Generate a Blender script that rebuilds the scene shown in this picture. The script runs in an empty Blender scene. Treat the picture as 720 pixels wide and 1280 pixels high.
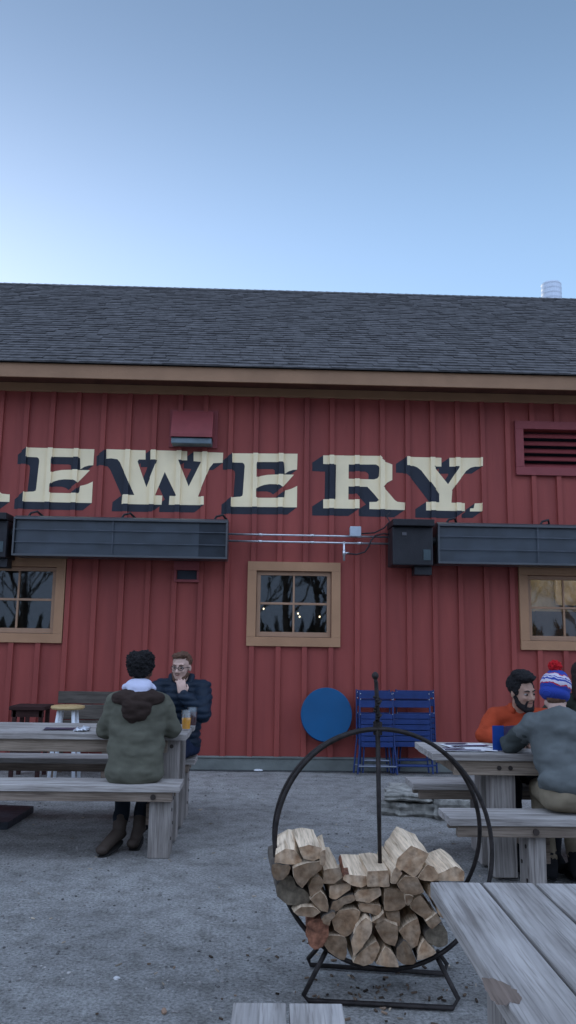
import bpy, bmesh, math, random
from mathutils import Vector, Matrix, noise, geometry, Euler
random.seed(7)
C = bpy.context.collection
SC = bpy.context.scene
PI = math.pi
# ------------------------------------------------------------------ camera
F = 1000.0
PITCH = math.atan(163/1000); ROLL = math.radians(0.84); YAW = math.radians(-1.7)
CAM = Vector((0, 0, 1.42))
fw = Vector((0, math.cos(PITCH), math.sin(PITCH)))
r0 = Vector((1, 0, 0)); u0 = r0.cross(fw)
rt = r0*math.cos(ROLL) + u0*math.sin(ROLL)
up = u0*math.cos(ROLL) - r0*math.sin(ROLL)
RZ = Matrix.Rotation(YAW, 3, 'Z')
fw = RZ@fw; rt = RZ@rt; up = RZ@up
cam = bpy.data.cameras.new('camera'); camo = bpy.data.objects.new('camera', cam); C.objects.link(camo)
M3 = Matrix((rt, up, -fw)).transposed()
camo.matrix_world = Matrix.Translation(CAM) @ M3.to_4x4()
cam.sensor_fit = 'VERTICAL'; cam.sensor_height = 36; cam.lens = 36*F/1280
cam.clip_end = 2000; cam.clip_start = 0.05
SC.camera = camo
def ray(px, py): return fw*F + rt*(px-360) + up*(640-py)
def at_y(px, py, Y):
    r = ray(px, py); return CAM + r*(Y/r.y)
def at_z(px, py, z):
    r = ray(px, py); return CAM + r*((z-CAM.z)/r.z)

# ------------------------------------------------------------------ materials
MATS = {}
def nm(name):
    m = bpy.data.materials.new(name); m.use_nodes = True
    nt = m.node_tree; b = nt.nodes['Principled BSDF']; return m, nt, b
def add(nt, t, **k):
    n = nt.nodes.new(t)
    for a, v in k.items(): setattr(n, a, v)
    return n
def ramp(nt, stops):
    r = nt.nodes.new('ShaderNodeValToRGB'); e = r.color_ramp.elements
    while len(e) < len(stops): e.new(0.5)
    for i, (p, c) in enumerate(stops):
        e[i].position = p; e[i].color = (*c, 1) if len(c) == 3 else c
    return r
def mulc(c, f): return tuple(min(1, x*f) for x in c)
def coords(nt, scale=(1,1,1), kind='Object', tone=False):
    tc = add(nt, 'ShaderNodeTexCoord'); mp = add(nt, 'ShaderNodeMapping')
    mp.inputs['Scale'].default_value = scale
    nt.links.new(tc.outputs[kind], mp.inputs['Vector'])
    if tone:
        at = add(nt, 'ShaderNodeAttribute', attribute_name='tone')
        mu = add(nt, 'ShaderNodeVectorMath', operation='SCALE'); mu.inputs['Scale'].default_value = 37.0
        nt.links.new(at.outputs['Vector'], mu.inputs[0])
        ad = add(nt, 'ShaderNodeVectorMath', operation='ADD')
        nt.links.new(tc.outputs[kind], ad.inputs[0]); nt.links.new(mu.outputs[0], ad.inputs[1])
        nt.links.new(ad.outputs[0], mp.inputs['Vector'])
    return mp
def simple(name, col, rough=.7, metal=0, var=.25, nscale=6, bump=.15, bscale=60, spec=.3, stretch=(1,1,1), tone=0.0):
    if name in MATS: return MATS[name]
    m, nt, b = nm(name); L = nt.links
    mp = coords(nt, stretch)
    n = add(nt, 'ShaderNodeTexNoise'); n.inputs['Scale'].default_value = nscale; n.inputs['Detail'].default_value = 6
    L.new(mp.outputs[0], n.inputs['Vector'])
    r = ramp(nt, [(.3, mulc(col, 1-var)), (.7, mulc(col, 1+var))])
    L.new(n.outputs['Fac'], r.inputs[0])
    out = r.outputs[0]
    if tone:
        at = add(nt, 'ShaderNodeAttribute', attribute_name='tone')
        mr = add(nt, 'ShaderNodeMapRange'); mr.inputs['To Min'].default_value = 1-tone; mr.inputs['To Max'].default_value = 1+tone
        L.new(at.outputs['Fac'], mr.inputs[0])
        vm = add(nt, 'ShaderNodeVectorMath', operation='SCALE')
        L.new(out, vm.inputs[0]); L.new(mr.outputs[0], vm.inputs['Scale']); out = vm.outputs[0]
    L.new(out, b.inputs['Base Color'])
    b.inputs['Roughness'].default_value = rough; b.inputs['Metallic'].default_value = metal
    b.inputs['Specular IOR Level'].default_value = spec
    if bump:
        n2 = add(nt, 'ShaderNodeTexNoise'); n2.inputs['Scale'].default_value = bscale; n2.inputs['Detail'].default_value = 4
        L.new(mp.outputs[0], n2.inputs['Vector'])
        bp = add(nt, 'ShaderNodeBump'); bp.inputs['Strength'].default_value = bump; bp.inputs['Distance'].default_value = .01
        L.new(n2.outputs['Fac'], bp.inputs['Height']); L.new(bp.outputs[0], b.inputs['Normal'])
    MATS[name] = m; return m
def wood(name, base, dark, axis='X', knots=True, rough=.85, stain=0.0):
    """weathered timber: grain runs along the given object axis, every board offset by its own tone"""
    if name in MATS: return MATS[name]
    m, nt, b = nm(name); L = nt.links
    lo, hi = 1.15, 34
    sc = {'X': (lo, hi, hi), 'Y': (hi, lo, hi), 'Z': (hi, hi, lo)}[axis]
    mp = coords(nt, sc, tone=True)
    n = add(nt, 'ShaderNodeTexNoise'); n.inputs['Scale'].default_value = 1.6; n.inputs['Detail'].default_value = 9; n.inputs['Distortion'].default_value = .9
    L.new(mp.outputs[0], n.inputs['Vector'])
    r = ramp(nt, [(.27, dark), (.42, mulc(base, .86)), (.68, mulc(base, 1.12))])
    L.new(n.outputs['Fac'], r.inputs[0])
    mpw = coords(nt, {'X': (.35,6,6), 'Y': (6,.35,6), 'Z': (6,6,.35)}[axis], tone=True)
    wv = add(nt, 'ShaderNodeTexWave', wave_type='BANDS', bands_direction='DIAGONAL'); wv.inputs['Scale'].default_value = 5.5; wv.inputs['Distortion'].default_value = 7; wv.inputs['Detail'].default_value = 4; wv.inputs['Detail Scale'].default_value = .9
    L.new(mpw.outputs[0], wv.inputs['Vector'])
    rw = ramp(nt, [(.0, (.70,.69,.68)), (.35, (.98,.98,.98)), (1, (1.06,1.06,1.06))]); L.new(wv.outputs['Fac'], rw.inputs[0])
    mw = add(nt, 'ShaderNodeMix', data_type='RGBA', blend_type='MULTIPLY'); mw.inputs[0].default_value = .38
    L.new(r.outputs[0], mw.inputs[6]); L.new(rw.outputs[0], mw.inputs[7])
    # fine cracks
    n3 = add(nt, 'ShaderNodeTexNoise'); n3.inputs['Scale'].default_value = 4.5; n3.inputs['Detail'].default_value = 5
    L.new(mp.outputs[0], n3.inputs['Vector'])
    r3 = ramp(nt, [(.36, (.45,.43,.41)), (.45, (1,1,1))])
    L.new(n3.outputs['Fac'], r3.inputs[0])
    mx = add(nt, 'ShaderNodeMix', data_type='RGBA', blend_type='MULTIPLY'); mx.inputs[0].default_value = .7
    L.new(mw.outputs[2], mx.inputs[6]); L.new(r3.outputs[0], mx.inputs[7]); mx.inputs[0].default_value = .5
    # large blotches of weathering
    mp2 = coords(nt, {'X': (1,3,3), 'Y': (3,1,3), 'Z': (3,3,1)}[axis], tone=True)
    n4 = add(nt, 'ShaderNodeTexNoise'); n4.inputs['Scale'].default_value = 3.2; n4.inputs['Detail'].default_value = 5
    L.new(mp2.outputs[0], n4.inputs['Vector'])
    r4 = ramp(nt, [(.34, (.62,.60,.58)), (.6, (1.0,1.0,1.0))])
    L.new(n4.outputs['Fac'], r4.inputs[0])
    mx2 = add(nt, 'ShaderNodeMix', data_type='RGBA', blend_type='MULTIPLY'); mx2.inputs[0].default_value = .75
    L.new(mx.outputs[2], mx2.inputs[6]); L.new(r4.outputs[0], mx2.inputs[7])
    out = mx2.outputs[2]
    if knots:
        v = add(nt, 'ShaderNodeTexVoronoi'); v.inputs['Scale'].default_value = 1.7; v.inputs['Randomness'].default_value = 1
        mp3 = coords(nt, {'X': (1.2,3,3), 'Y': (3,1.2,3), 'Z': (3,3,1.2)}[axis], tone=True)
        L.new(mp3.outputs[0], v.inputs['Vector'])
        rk = ramp(nt, [(.03, (.35,.30,.26)), (.085, (1,1,1))])
        L.new(v.outputs['Distance'], rk.inputs[0])
        mx3 = add(nt, 'ShaderNodeMix', data_type='RGBA', blend_type='MULTIPLY'); mx3.inputs[0].default_value = .8
        L.new(out, mx3.inputs[6]); L.new(rk.outputs[0], mx3.inputs[7]); out = mx3.outputs[2]
    at = add(nt, 'ShaderNodeAttribute', attribute_name='tone'); mrt = add(nt, 'ShaderNodeMapRange'); mrt.inputs['To Min'].default_value = .84; mrt.inputs['To Max'].default_value = 1.14
    L.new(at.outputs['Fac'], mrt.inputs[0]); vmt = add(nt, 'ShaderNodeVectorMath', operation='SCALE'); L.new(out, vmt.inputs[0]); L.new(mrt.outputs[0], vmt.inputs['Scale']); out = vmt.outputs[0]
    L.new(out, b.inputs['Base Color'])
    b.inputs['Roughness'].default_value = rough; b.inputs['Specular IOR Level'].default_value = .25
    bp = add(nt, 'ShaderNodeBump'); bp.inputs['Strength'].default_value = .55; bp.inputs['Distance'].default_value = .006
    L.new(n.outputs['Fac'], bp.inputs['Height']); L.new(bp.outputs[0], b.inputs['Normal'])
    MATS[name] = m; return m

# ------------------------------------------------------------------ mesh builder
class MB:
    def __init__(s): s.v = []; s.f = []; s.t = []; s.mi = []
    def addm(s, vs, fs, tone=None, mi=0):
        o = len(s.v); t = random.random() if tone is None else tone
        s.v += [tuple(p) for p in vs]
        for f in fs: s.f.append([i+o for i in f]); s.t.append(t); s.mi.append(mi)
        return s
    def box(s, a, b, tone=None, mi=0, M=None):
        x0,y0,z0 = a; x1,y1,z1 = b
        vs = [Vector(p) for p in ((x0,y0,z0),(x1,y0,z0),(x1,y1,z0),(x0,y1,z0),(x0,y0,z1),(x1,y0,z1),(x1,y1,z1),(x0,y1,z1))]
        if M is not None: vs = [M@p for p in vs]
        return s.addm(vs, [(0,3,2,1),(4,5,6,7),(0,1,5,4),(1,2,6,5),(2,3,7,6),(3,0,4,7)], tone, mi)
    def plank(s, a, b, axis=0, tone=None, wob=.002, n=14):
        """board with slightly uneven long edges, along axis"""
        t = random.random() if tone is None else tone
        lo = list(a); hi = list(b); oth = [i for i in range(3) if i != axis]
        vs = []; sd = random.uniform(0, 99)
        for k in range(n+1):
            x = lo[axis] + (hi[axis]-lo[axis])*k/n
            for (u, w) in ((0,0),(1,0),(1,1),(0,1)):
                p = [0,0,0]; p[axis] = x
                p[oth[0]] = (lo, hi)[u][oth[0]] + wob*noise.noise(Vector((x*3, u*7+sd, 1)))
                p[oth[1]] = (lo, hi)[w][oth[1]] + wob*.8*noise.noise(Vector((x*3, w*9+sd, 5)))
                vs.append(p)
        fs = [(3,2,1,0), tuple(4*n+i for i in range(4))]
        for k in range(n):
            for i in range(4):
                j = (i+1) % 4; fs.append((4*k+i, 4*k+j, 4*k+4+j, 4*k+4+i))
        return s.addm(vs, fs, t)
    def tube(s, pts, r, n=10, closed=False, tone=None, flat=1.0, mi=0):
        pts = [Vector(p) for p in pts]; N = len(pts); vs = []
        rr = r if isinstance(r, (list, tuple)) else [r]*N
        pn = None
        for i, p in enumerate(pts):
            if closed: d = (pts[(i+1)%N]-pts[i-1])
            else: d = pts[min(i+1,N-1)]-pts[max(i-1,0)]
            d.normalize()
            if pn is None: a = Vector((0,0,1)) if abs(d.z) < .9 else Vector((1,0,0)); pn = d.cross(a).normalized()
            pn = (pn - d*pn.dot(d)).normalized(); q = d.cross(pn)
            for k in range(n):
                t = 2*PI*k/n; vs.append(p + pn*math.cos(t)*rr[i] + q*math.sin(t)*rr[i]*flat)
        fs = []
        for i in range(N if closed else N-1):
            for k in range(n):
                a = i*n+k; b = i*n+(k+1)%n; j = ((i+1)%N)*n
                fs.append((a, b, j+(k+1)%n, j+k))
        if not closed: fs += [tuple(reversed(range(n))), tuple((N-1)*n+k for k in range(n))]
        return s.addm(vs, fs, tone, mi)
    def lathe(s, prof, c=(0,0,0), n=24, tone=None, mi=0):
        vs = []; fs = []
        for (r, z) in prof:
            for k in range(n):
                t = 2*PI*k/n; vs.append((c[0]+r*math.cos(t), c[1]+r*math.sin(t), c[2]+z))
        for i in range(len(prof)-1):
            for k in range(n): fs.append((i*n+k, i*n+(k+1)%n, (i+1)*n+(k+1)%n, (i+1)*n+k))
        fs += [tuple(reversed(range(n))), tuple((len(prof)-1)*n+k for k in range(n))]
        return s.addm(vs, fs, tone, mi)
    def prism(s, poly, y0, y1, tone=None, mi=0):
        """poly in (x,z), extruded along y"""
        n = len(poly); vs = [(x,y0,z) for x,z in poly]+[(x,y1,z) for x,z in poly]
        fs = [tuple(range(n)), tuple(reversed(range(n,2*n)))]
        for i in range(n): j = (i+1)%n; fs.append((j, i, n+i, n+j))
        return s.addm(vs, fs, tone, mi)
    def build(s, name, mat, parent=None, bevel=0, smooth=False, loc=None, rot=None):
        me = bpy.data.meshes.new(name); me.from_pydata(s.v, [], s.f)
        a = me.attributes.new('tone', 'FLOAT', 'FACE')
        a.data.foreach_set('value', s.t)
        mats = mat if isinstance(mat, (list, tuple)) else [mat]
        for m in mats: me.materials.append(m)
        me.polygons.foreach_set('material_index', s.mi)
        bm = bmesh.new(); bm.from_mesh(me); bmesh.ops.recalc_face_normals(bm, faces=bm.faces); bm.to_mesh(me); bm.free()
        if smooth: me.polygons.foreach_set('use_smooth', [True]*len(me.polygons))
        o = bpy.data.objects.new(name, me); C.objects.link(o)
        if parent: o.parent = parent
        if loc is not None: o.location = loc
        if rot is not None: o.rotation_euler = rot
        if bevel:
            b = o.modifiers.new('bevel', 'BEVEL'); b.width = bevel; b.segments = 2; b.limit_method = 'ANGLE'
        return o
def empty(name, loc=(0,0,0), rz=0, rot=None):
    o = bpy.data.objects.new(name, None); C.objects.link(o); o.location = loc
    o.rotation_euler = rot if rot else (0,0,rz); o.empty_display_size = .2; return o
def tag(o, label=None, cat=None, group=None, kind=None):
    if label: o['label'] = label
    if cat: o['category'] = cat
    if group: o['group'] = group
    if kind: o['kind'] = kind
    return o
def copy_tree(o, parent=None):
    c = o.copy(); C.objects.link(c); c.parent = parent
    for ch in list(o.children): copy_tree(ch, c)
    return c

# palette
m_red = None
def red_paint():
    m, nt, b = nm('red_barn_paint'); L = nt.links
    mp = coords(nt, (3,1,.4))
    n = add(nt, 'ShaderNodeTexNoise'); n.inputs['Scale'].default_value = 1.6; n.inputs['Detail'].default_value = 8
    L.new(mp.outputs[0], n.inputs['Vector'])
    r = ramp(nt, [(.3, (.225,.047,.040)), (.7, (.300,.064,.052))]); L.new(n.outputs['Fac'], r.inputs[0])
    L.new(r.outputs[0], b.inputs['Base Color']); b.inputs['Roughness'].default_value = .6; b.inputs['Specular IOR Level'].default_value = .3
    mp2 = coords(nt, (40,40,3)); n2 = add(nt, 'ShaderNodeTexNoise'); n2.inputs['Scale'].default_value = 2; L.new(mp2.outputs[0], n2.inputs['Vector'])
    bp = add(nt, 'ShaderNodeBump'); bp.inputs['Strength'].default_value = .25; bp.inputs['Distance'].default_value = .004
    L.new(n2.outputs['Fac'], bp.inputs['Height']); L.new(bp.outputs[0], b.inputs['Normal'])
    return m
m_red = red_paint()
m_redtrim = simple('red_trim_paint', (.235,.052,.055), .55, var=.08)
m_tan = simple('tan_trim_paint', (.36,.20,.11), .55, var=.10, nscale=3, stretch=(1,1,1))
m_sash = simple('sash_paint', (.33,.20,.125), .5, var=.08)
m_cream = simple('cream_sign_paint', (.85,.72,.47), .6, var=.06, nscale=4)
m_navy = simple('navy_sign_paint', (.016,.020,.032), .5, var=.15, nscale=4)
m_shingle = simple('asphalt_shingle', (.098,.096,.098), .95, var=.28, nscale=9, bump=.6, bscale=220, spec=.1, tone=.10)
m_found = simple('grey_foundation_paint', (.15,.165,.155), .8, var=.2, nscale=5, bump=.3)
m_dark = simple('dark_metal', (.022,.023,.027), .45, metal=.3, var=.2)
m_iron = simple('black_iron', (.022,.018,.017), .55, metal=.4, var=.5, nscale=30, bump=.3, bscale=120)
m_galv = simple('galvanised_metal', (.55,.57,.60), .35, metal=.85, var=.15, nscale=14)
m_heat = simple('grey_heater_steel', (.085,.092,.10), .38, metal=.5, var=.12, nscale=3, stretch=(.6,1,1))
m_heatdk = simple('dark_heater_glass', (.040,.052,.066), .3, metal=.2, var=.25, nscale=4, bump=.03, spec=.6)
m_heatdk2 = simple('dark_heater_plate', (.018,.024,.032), .35, bump=.03)
m_gwood = wood('weathered_pine', (.42,.39,.365), (.25,.225,.205))
m_gwoodY = wood('weathered_pine_post', (.34,.31,.285), (.15,.13,.115), axis='Z')
m_bwood = wood('brown_weathered_pine', (.21,.165,.13), (.10,.075,.06))
m_brn = wood('dark_stained_wood', (.05,.022,.02), (.022,.012,.012))
m_blue = simple('blue_painted_steel', (.012,.032,.125), .42, metal=.1, var=.2, nscale=8)
m_disc = simple('bright_blue_enamel', (.003,.072,.185), .35, var=.10, nscale=3, bump=.05)
m_white = simple('white_paint', (.66,.70,.74), .5, var=.08)
m_seatw = simple('varnished_pine', (.50,.36,.17), .45, var=.12)
m_stone = simple('grey_stone', (.24,.235,.21), .9, var=.55, nscale=14, bump=1, bscale=30)
m_paper = simple('white_paper', (.66,.66,.68), .6, var=.05, bump=.05)
m_foil = simple('crumpled_foil', (.6,.62,.66), .3, metal=.6, var=.2, bump=1.0, bscale=80)

# ------------------------------------------------------------------ world and lights
w = bpy.data.worlds.new('World'); SC.world = w; w.use_nodes = True
nt = w.node_tree; bg = nt.nodes['Background']
sky = nt.nodes.new('ShaderNodeTexSky'); sky.sky_type = 'NISHITA'; sky.sun_disc = False
SUN_EL = math.radians(7); SUN_AZ = math.radians(-32)   # the sun is low behind the barn, to the left
sky.sun_elevation = SUN_EL; sky.sun_rotation = SUN_AZ
sky.air_density = 1.3; sky.dust_density = 1.0; sky.ozone_density = 3.5
gm = nt.nodes.new('ShaderNodeGamma'); gm.inputs[1].default_value = .48
tn = nt.nodes.new('ShaderNodeVectorMath'); tn.operation = 'MULTIPLY'; tn.inputs[1].default_value = (.575, .66, .82)
nt.links.new(sky.outputs[0], gm.inputs[0]); nt.links.new(gm.outputs[0], tn.inputs[0])
# added fill: unseen sky overhead and behind the viewer brightened to light the facade
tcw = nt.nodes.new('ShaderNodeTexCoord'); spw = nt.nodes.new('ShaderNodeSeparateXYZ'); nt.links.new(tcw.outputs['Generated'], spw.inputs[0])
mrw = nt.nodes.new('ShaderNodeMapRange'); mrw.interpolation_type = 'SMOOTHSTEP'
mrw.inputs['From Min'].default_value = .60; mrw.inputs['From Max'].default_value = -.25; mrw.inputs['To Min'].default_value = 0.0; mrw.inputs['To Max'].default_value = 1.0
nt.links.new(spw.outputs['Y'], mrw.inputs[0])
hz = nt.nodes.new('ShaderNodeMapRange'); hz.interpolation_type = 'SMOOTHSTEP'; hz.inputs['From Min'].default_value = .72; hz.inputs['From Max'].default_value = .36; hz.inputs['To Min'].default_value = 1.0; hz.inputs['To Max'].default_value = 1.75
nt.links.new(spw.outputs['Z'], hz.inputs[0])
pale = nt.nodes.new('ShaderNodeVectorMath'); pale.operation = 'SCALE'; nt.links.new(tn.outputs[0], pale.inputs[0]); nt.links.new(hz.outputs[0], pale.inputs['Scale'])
sky_fill = nt.nodes.new('ShaderNodeMix'); sky_fill.data_type = 'RGBA'; sky_fill.inputs[7].default_value = (2.2, 2.75, 3.85, 1)
nt.links.new(mrw.outputs[0], sky_fill.inputs[0]); nt.links.new(pale.outputs[0], sky_fill.inputs[6])
nt.links.new(sky_fill.outputs[2], bg.inputs['Color']); bg.inputs['Strength'].default_value = .15
sl = bpy.data.lights.new('sun', 'SUN'); sl.energy = .5; sl.angle = math.radians(12); sl.color = (1,.9,.78)
so = bpy.data.objects.new('sun', sl); C.objects.link(so)
d = Vector((math.sin(SUN_AZ)*math.cos(SUN_EL), math.cos(SUN_AZ)*math.cos(SUN_EL), math.sin(SUN_EL)))
so.rotation_euler = (-d).to_track_quat('-Z', 'Y').to_euler()
SC.view_settings.view_transform = 'Standard'; SC.view_settings.look = 'None'; SC.view_settings.gamma = 1
SC.view_settings.exposure = 1.68

# ------------------------------------------------------------------ ground
def ground_mat():
    m, nt, b = nm('packed_dirt_and_gravel'); L = nt.links
    mp = coords(nt)
    big = add(nt, 'ShaderNodeTexNoise'); big.inputs['Scale'].default_value = .8; big.inputs['Detail'].default_value = 7; big.inputs['Roughness'].default_value = .62
    fine = add(nt, 'ShaderNodeTexNoise'); fine.inputs['Scale'].default_value = 60; fine.inputs['Detail'].default_value = 8; fine.inputs['Roughness'].default_value = .75
    mid = add(nt, 'ShaderNodeTexNoise'); mid.inputs['Scale'].default_value = 7; mid.inputs['Detail'].default_value = 6; mid.inputs['Roughness'].default_value = .7
    for n in (big, fine, mid): L.new(mp.outputs[0], n.inputs['Vector'])
    r1 = ramp(nt, [(.34, (.255,.25,.24)), (.62, (.375,.37,.355))]); L.new(big.outputs['Fac'], r1.inputs[0])
    r2 = ramp(nt, [(.36, (.30,.30,.30)), (.5, (.95,.95,.95)), (.66, (1.5,1.5,1.5))]); L.new(fine.outputs['Fac'], r2.inputs[0])
    r3 = ramp(nt, [(.36, (.66,.65,.63)), (.56, (1.04,1.04,1.04))]); L.new(mid.outputs['Fac'], r3.inputs[0])
    a = add(nt, 'ShaderNodeMix', data_type='RGBA', blend_type='MULTIPLY'); a.inputs[0].default_value = .8
    L.new(r1.outputs[0], a.inputs[6]); L.new(r2.outputs[0], a.inputs[7])
    c = add(nt, 'ShaderNodeMix', data_type='RGBA', blend_type='MULTIPLY'); c.inputs[0].default_value = .9
    L.new(a.outputs[2], c.inputs[6]); L.new(r3.outputs[0], c.inputs[7])
    L.new(c.outputs[2], b.inputs['Base Color']); b.inputs['Roughness'].default_value = .95; b.inputs['Specular IOR Level'].default_value = .15
    ad = add(nt, 'ShaderNodeMath', operation='ADD'); sc = add(nt, 'ShaderNodeMath', operation='MULTIPLY'); sc.inputs[1].default_value = .35
    L.new(fine.outputs['Fac'], sc.inputs[0]); L.new(mid.outputs['Fac'], ad.inputs[0]); L.new(sc.outputs[0], ad.inputs[1])
    bp = add(nt, 'ShaderNodeBump'); bp.inputs['Strength'].default_value = 1; bp.inputs['Distance'].default_value = .05
    L.new(ad.outputs[0], bp.inputs['Height']); L.new(bp.outputs[0], b.inputs['Normal'])
    return m
m_ground = ground_mat()
g = MB(); g.addm([(-600,-600,0),(600,-600,0),(600,600,0),(-600,600,0)], [(0,1,2,3)])
tag(g.build('ground', m_ground), kind='structure')
# loose pebbles and grit lying on the yard
pb = MB()
ico = bmesh.new(); bmesh.ops.create_icosphere(ico, subdivisions=1, radius=1); ico_v = [v.co.copy() for v in ico.verts]; ico_f = [[v.index for v in f.verts] for f in ico.faces]; ico.free()
for i in range(9000):
    y = 2.3 + 6.7*random.random()**1.7; x = random.uniform(-.46, .46)*y*1.05
    r = random.choice((.0025,.003,.0035,.004,.005,.008)) * random.uniform(.7,1.25)
    if noise.noise(Vector((x*1.1, y*1.1, 3))) < -.05 and random.random() < .75: continue
    M = Matrix.Translation((x,y,r*.25)) @ Matrix.Rotation(random.uniform(0,6.3),4,'Z') @ Matrix.Diagonal((r*random.uniform(.8,1.6), r, r*.6, 1))
    pb.addm([M@(v*random.uniform(.8,1.15)) for v in ico_v], ico_f)
m_peb = simple('pebble_stone', (.20,.19,.18), .9, var=.5, nscale=3, bump=0, tone=.6)
tag(pb.build('gravel', m_peb), 'loose grit and pebbles scattered over the packed dirt yard', 'gravel', kind='stuff')
ch = MB()
for i in range(170):
    y = 2.4 + 5.5*random.random()**1.5; x = random.uniform(-.42,.42)*y
    l = random.uniform(.005,.016)
    M = Matrix.Translation((x,y,.004)) @ Matrix.Rotation(random.uniform(0,6.3),4,'Z')@Matrix.Rotation(random.uniform(-.2,.2),4,'Y')
    ch.box((-l,-l*.16,-.002),(l,l*.16,.003), M=M)
m_chip = simple('wood_chip', (.36,.30,.23), .9, var=.4, bump=0, tone=.5)
tag(ch.build('wood_chips', m_chip), 'small pale wood splinters scattered on the dirt', 'wood chips', kind='stuff')

def stone(name, px, py, r, mat, lab, cat='stone', flat=.6, sx=1.0):
    p = at_z(px, py, 0); bm = bmesh.new(); bmesh.ops.create_icosphere(bm, subdivisions=3, radius=1)
    for v in bm.verts:
        v.co *= 1 + .28*noise.noise(v.co*1.7+Vector((px,py,0)))
        v.co = Vector((v.co.x*r*sx, v.co.y*r, v.co.z*r*flat + r*flat*.75))
    me = bpy.data.meshes.new(name); bm.to_mesh(me); bm.free(); me.materials.append(mat)
    o = bpy.data.objects.new(name, me); C.objects.link(o); o.location = p; tag(o, lab, cat); return o
stone('pebble', 205, 1267, .013, simple('tan_pebble', (.30,.20,.14), .8), 'reddish tan pebble lying on the dirt left of the bench planks', 'pebble', .9, .8)
stone('pebble', 146, 1224, .012, simple('pale_pebble', (.5,.5,.5), .8), 'pale white pebble alone on the open dirt at lower left', 'pebble', .5, 1.3)
stone('pebble', 323, 964, .035, simple('white_lump', (.6,.62,.64), .8), 'white lump lying at the foot of the red wall', 'pebble', .4, 1.5)

# ------------------------------------------------------------------ the barn
st = MB(); N_ = 120
for i in range(N_):
    xa = -9+19.5*i/N_; xb = -9+19.5*(i+1)/N_
    ya = 9.22+.035*noise.noise(Vector((xa*2.3,0,0))); yb = 9.22+.035*noise.noise(Vector((xb*2.3,0,0)))
    st.addm([(xa,ya,.004),(xb,yb,.004),(xb,9.34,.006),(xa,9.34,.006)], [(0,1,2,3)])
tag(st.build('gravel_border', simple('dark_damp_gravel', (.055,.058,.058), .9, var=.6, nscale=40, bump=1, bscale=90)), kind='structure')
D = 9.35
barn = empty('brewery_building', (0, D, 0))
tag(barn, 'red board and batten brewery barn with grey shingle roof and cream lettering', 'building')
def W(px, py, Y=D):   # pixel -> (x, z) on wall plane
    p = at_y(px, py, Y); return p.x, p.z
def bl(mb, name, mat, parent=barn, **k):     # build with world coords, parented to the barn
    o = mb.build(name, mat, None, **k); o.parent = parent
    base = Vector((0, D, 0)); o.location = Vector((0,0,0)) - base
    if parent is not barn: o.location = (0,0,0)
    return o
WX0, WX1 = -9.0, 10.5
z_skirt = W(400, 948)[1]; Z_TOP = 4.62
b0 = W(35, 510)[0]; b1 = W(694, 510)[0]; BS = (b1-b0)/21
# openings: frame outer rect from pixels
def rect(px0, py0, px1, py1, Y=D):
    xa, za = W(px0, py0, Y); xb, zb = W(px1, py1, Y); return [min(xa,xb), min(za,zb), max(xa,xb), max(za,zb)]
cw = rect(310, 702, 425, 809)        # outer trim
ww = cw[2]-cw[0]; wh = cw[3]-cw[1]
lx = W(81, 750)[0]; rx = W(648.5, 760)[0]
wins = [[lx-ww, cw[1], lx, cw[3]], cw, [rx, cw[1], rx+ww, cw[3]]]
louv = rect(642, 527, 768, 597)
TR = .105                          # trim width
holes = [[a+TR, b+TR, c-TR, e-TR] for a,b,c,e in wins] + [[louv[0]+.10, louv[1]+.10, louv[2]-.10, louv[3]-.10]]
xs = sorted({WX0, WX1, *[h[0] for h in holes], *[h[2] for h in holes]})
zs = sorted({z_skirt, Z_TOP, *[h[1] for h in holes], *[h[3] for h in holes]})
mb = MB()
for i in range(len(xs)-1):
    for j in range(len(zs)-1):
        cx = (xs[i]+xs[i+1])/2; cz = (zs[j]+zs[j+1])/2
        if any(h[0] < cx < h[2] and h[1] < cz < h[3] for h in holes): continue
        mb.addm([(xs[i],D,zs[j]),(xs[i+1],D,zs[j]),(xs[i+1],D,zs[j+1]),(xs[i],D,zs[j+1])], [(0,1,2,3)], .5)
# hole reveals
for h in holes:
    x0,z0,x1,z1 = h; e = D+.14
    mb.addm([(x0,D,z0),(x1,D,z0),(x1,D,z1),(x0,D,z1),(x0,e,z0),(x1,e,z0),(x1,e,z1),(x0,e,z1)], [(0,1,5,4),(1,2,6,5),(2,3,7,6),(3,0,4,7)], .5)
# gable and rear walls
mb.box((WX0, D+.15, 0), (WX0+.15, D+8.6, Z_TOP+.02)); mb.box((WX1-.15, D+.15, 0), (WX1, D+8.6, Z_TOP+.02)); mb.box((WX0+.15, D+8.4, 0), (WX1-.15, D+8.55, Z_TOP+.02))
BW, BT = .062, .034
bat = []
k = -30
while True:
    x = b0 + BS*k; k += 1
    if x < WX0+.1: continue
    if x > WX1-.1: break
    bat.append(x); segs = [(z_skirt+.0, Z_TOP-.24)]
    for o_ in wins + [louv]:
        if o_[0]-BW/2 < x < o_[2]+BW/2:
            ns = []
            for a, b in segs:
                if o_[1] > a: ns.append((a, min(b, o_[1])))
                if o_[3] < b: ns.append((max(a, o_[3]), b))
            segs = [s_ for s_ in ns if s_[1]-s_[0] > .02]
    for a, b in segs:
        mb.addm([(x-BW/2,D-.0005,a),(x-BW/2+.003,D-BT,a),(x+BW/2-.003,D-BT,a),(x+BW/2,D-.0005,a),
                 (x-BW/2,D-.0005,b),(x-BW/2+.003,D-BT,b),(x+BW/2-.003,D-BT,b),(x+BW/2,D-.0005,b)],
                [(0,1,5,4),(1,2,6,5),(2,3,7,6),(0,3,2,1),(4,5,6,7)], random.random())
bl(mb, 'wall', m_red)
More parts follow.
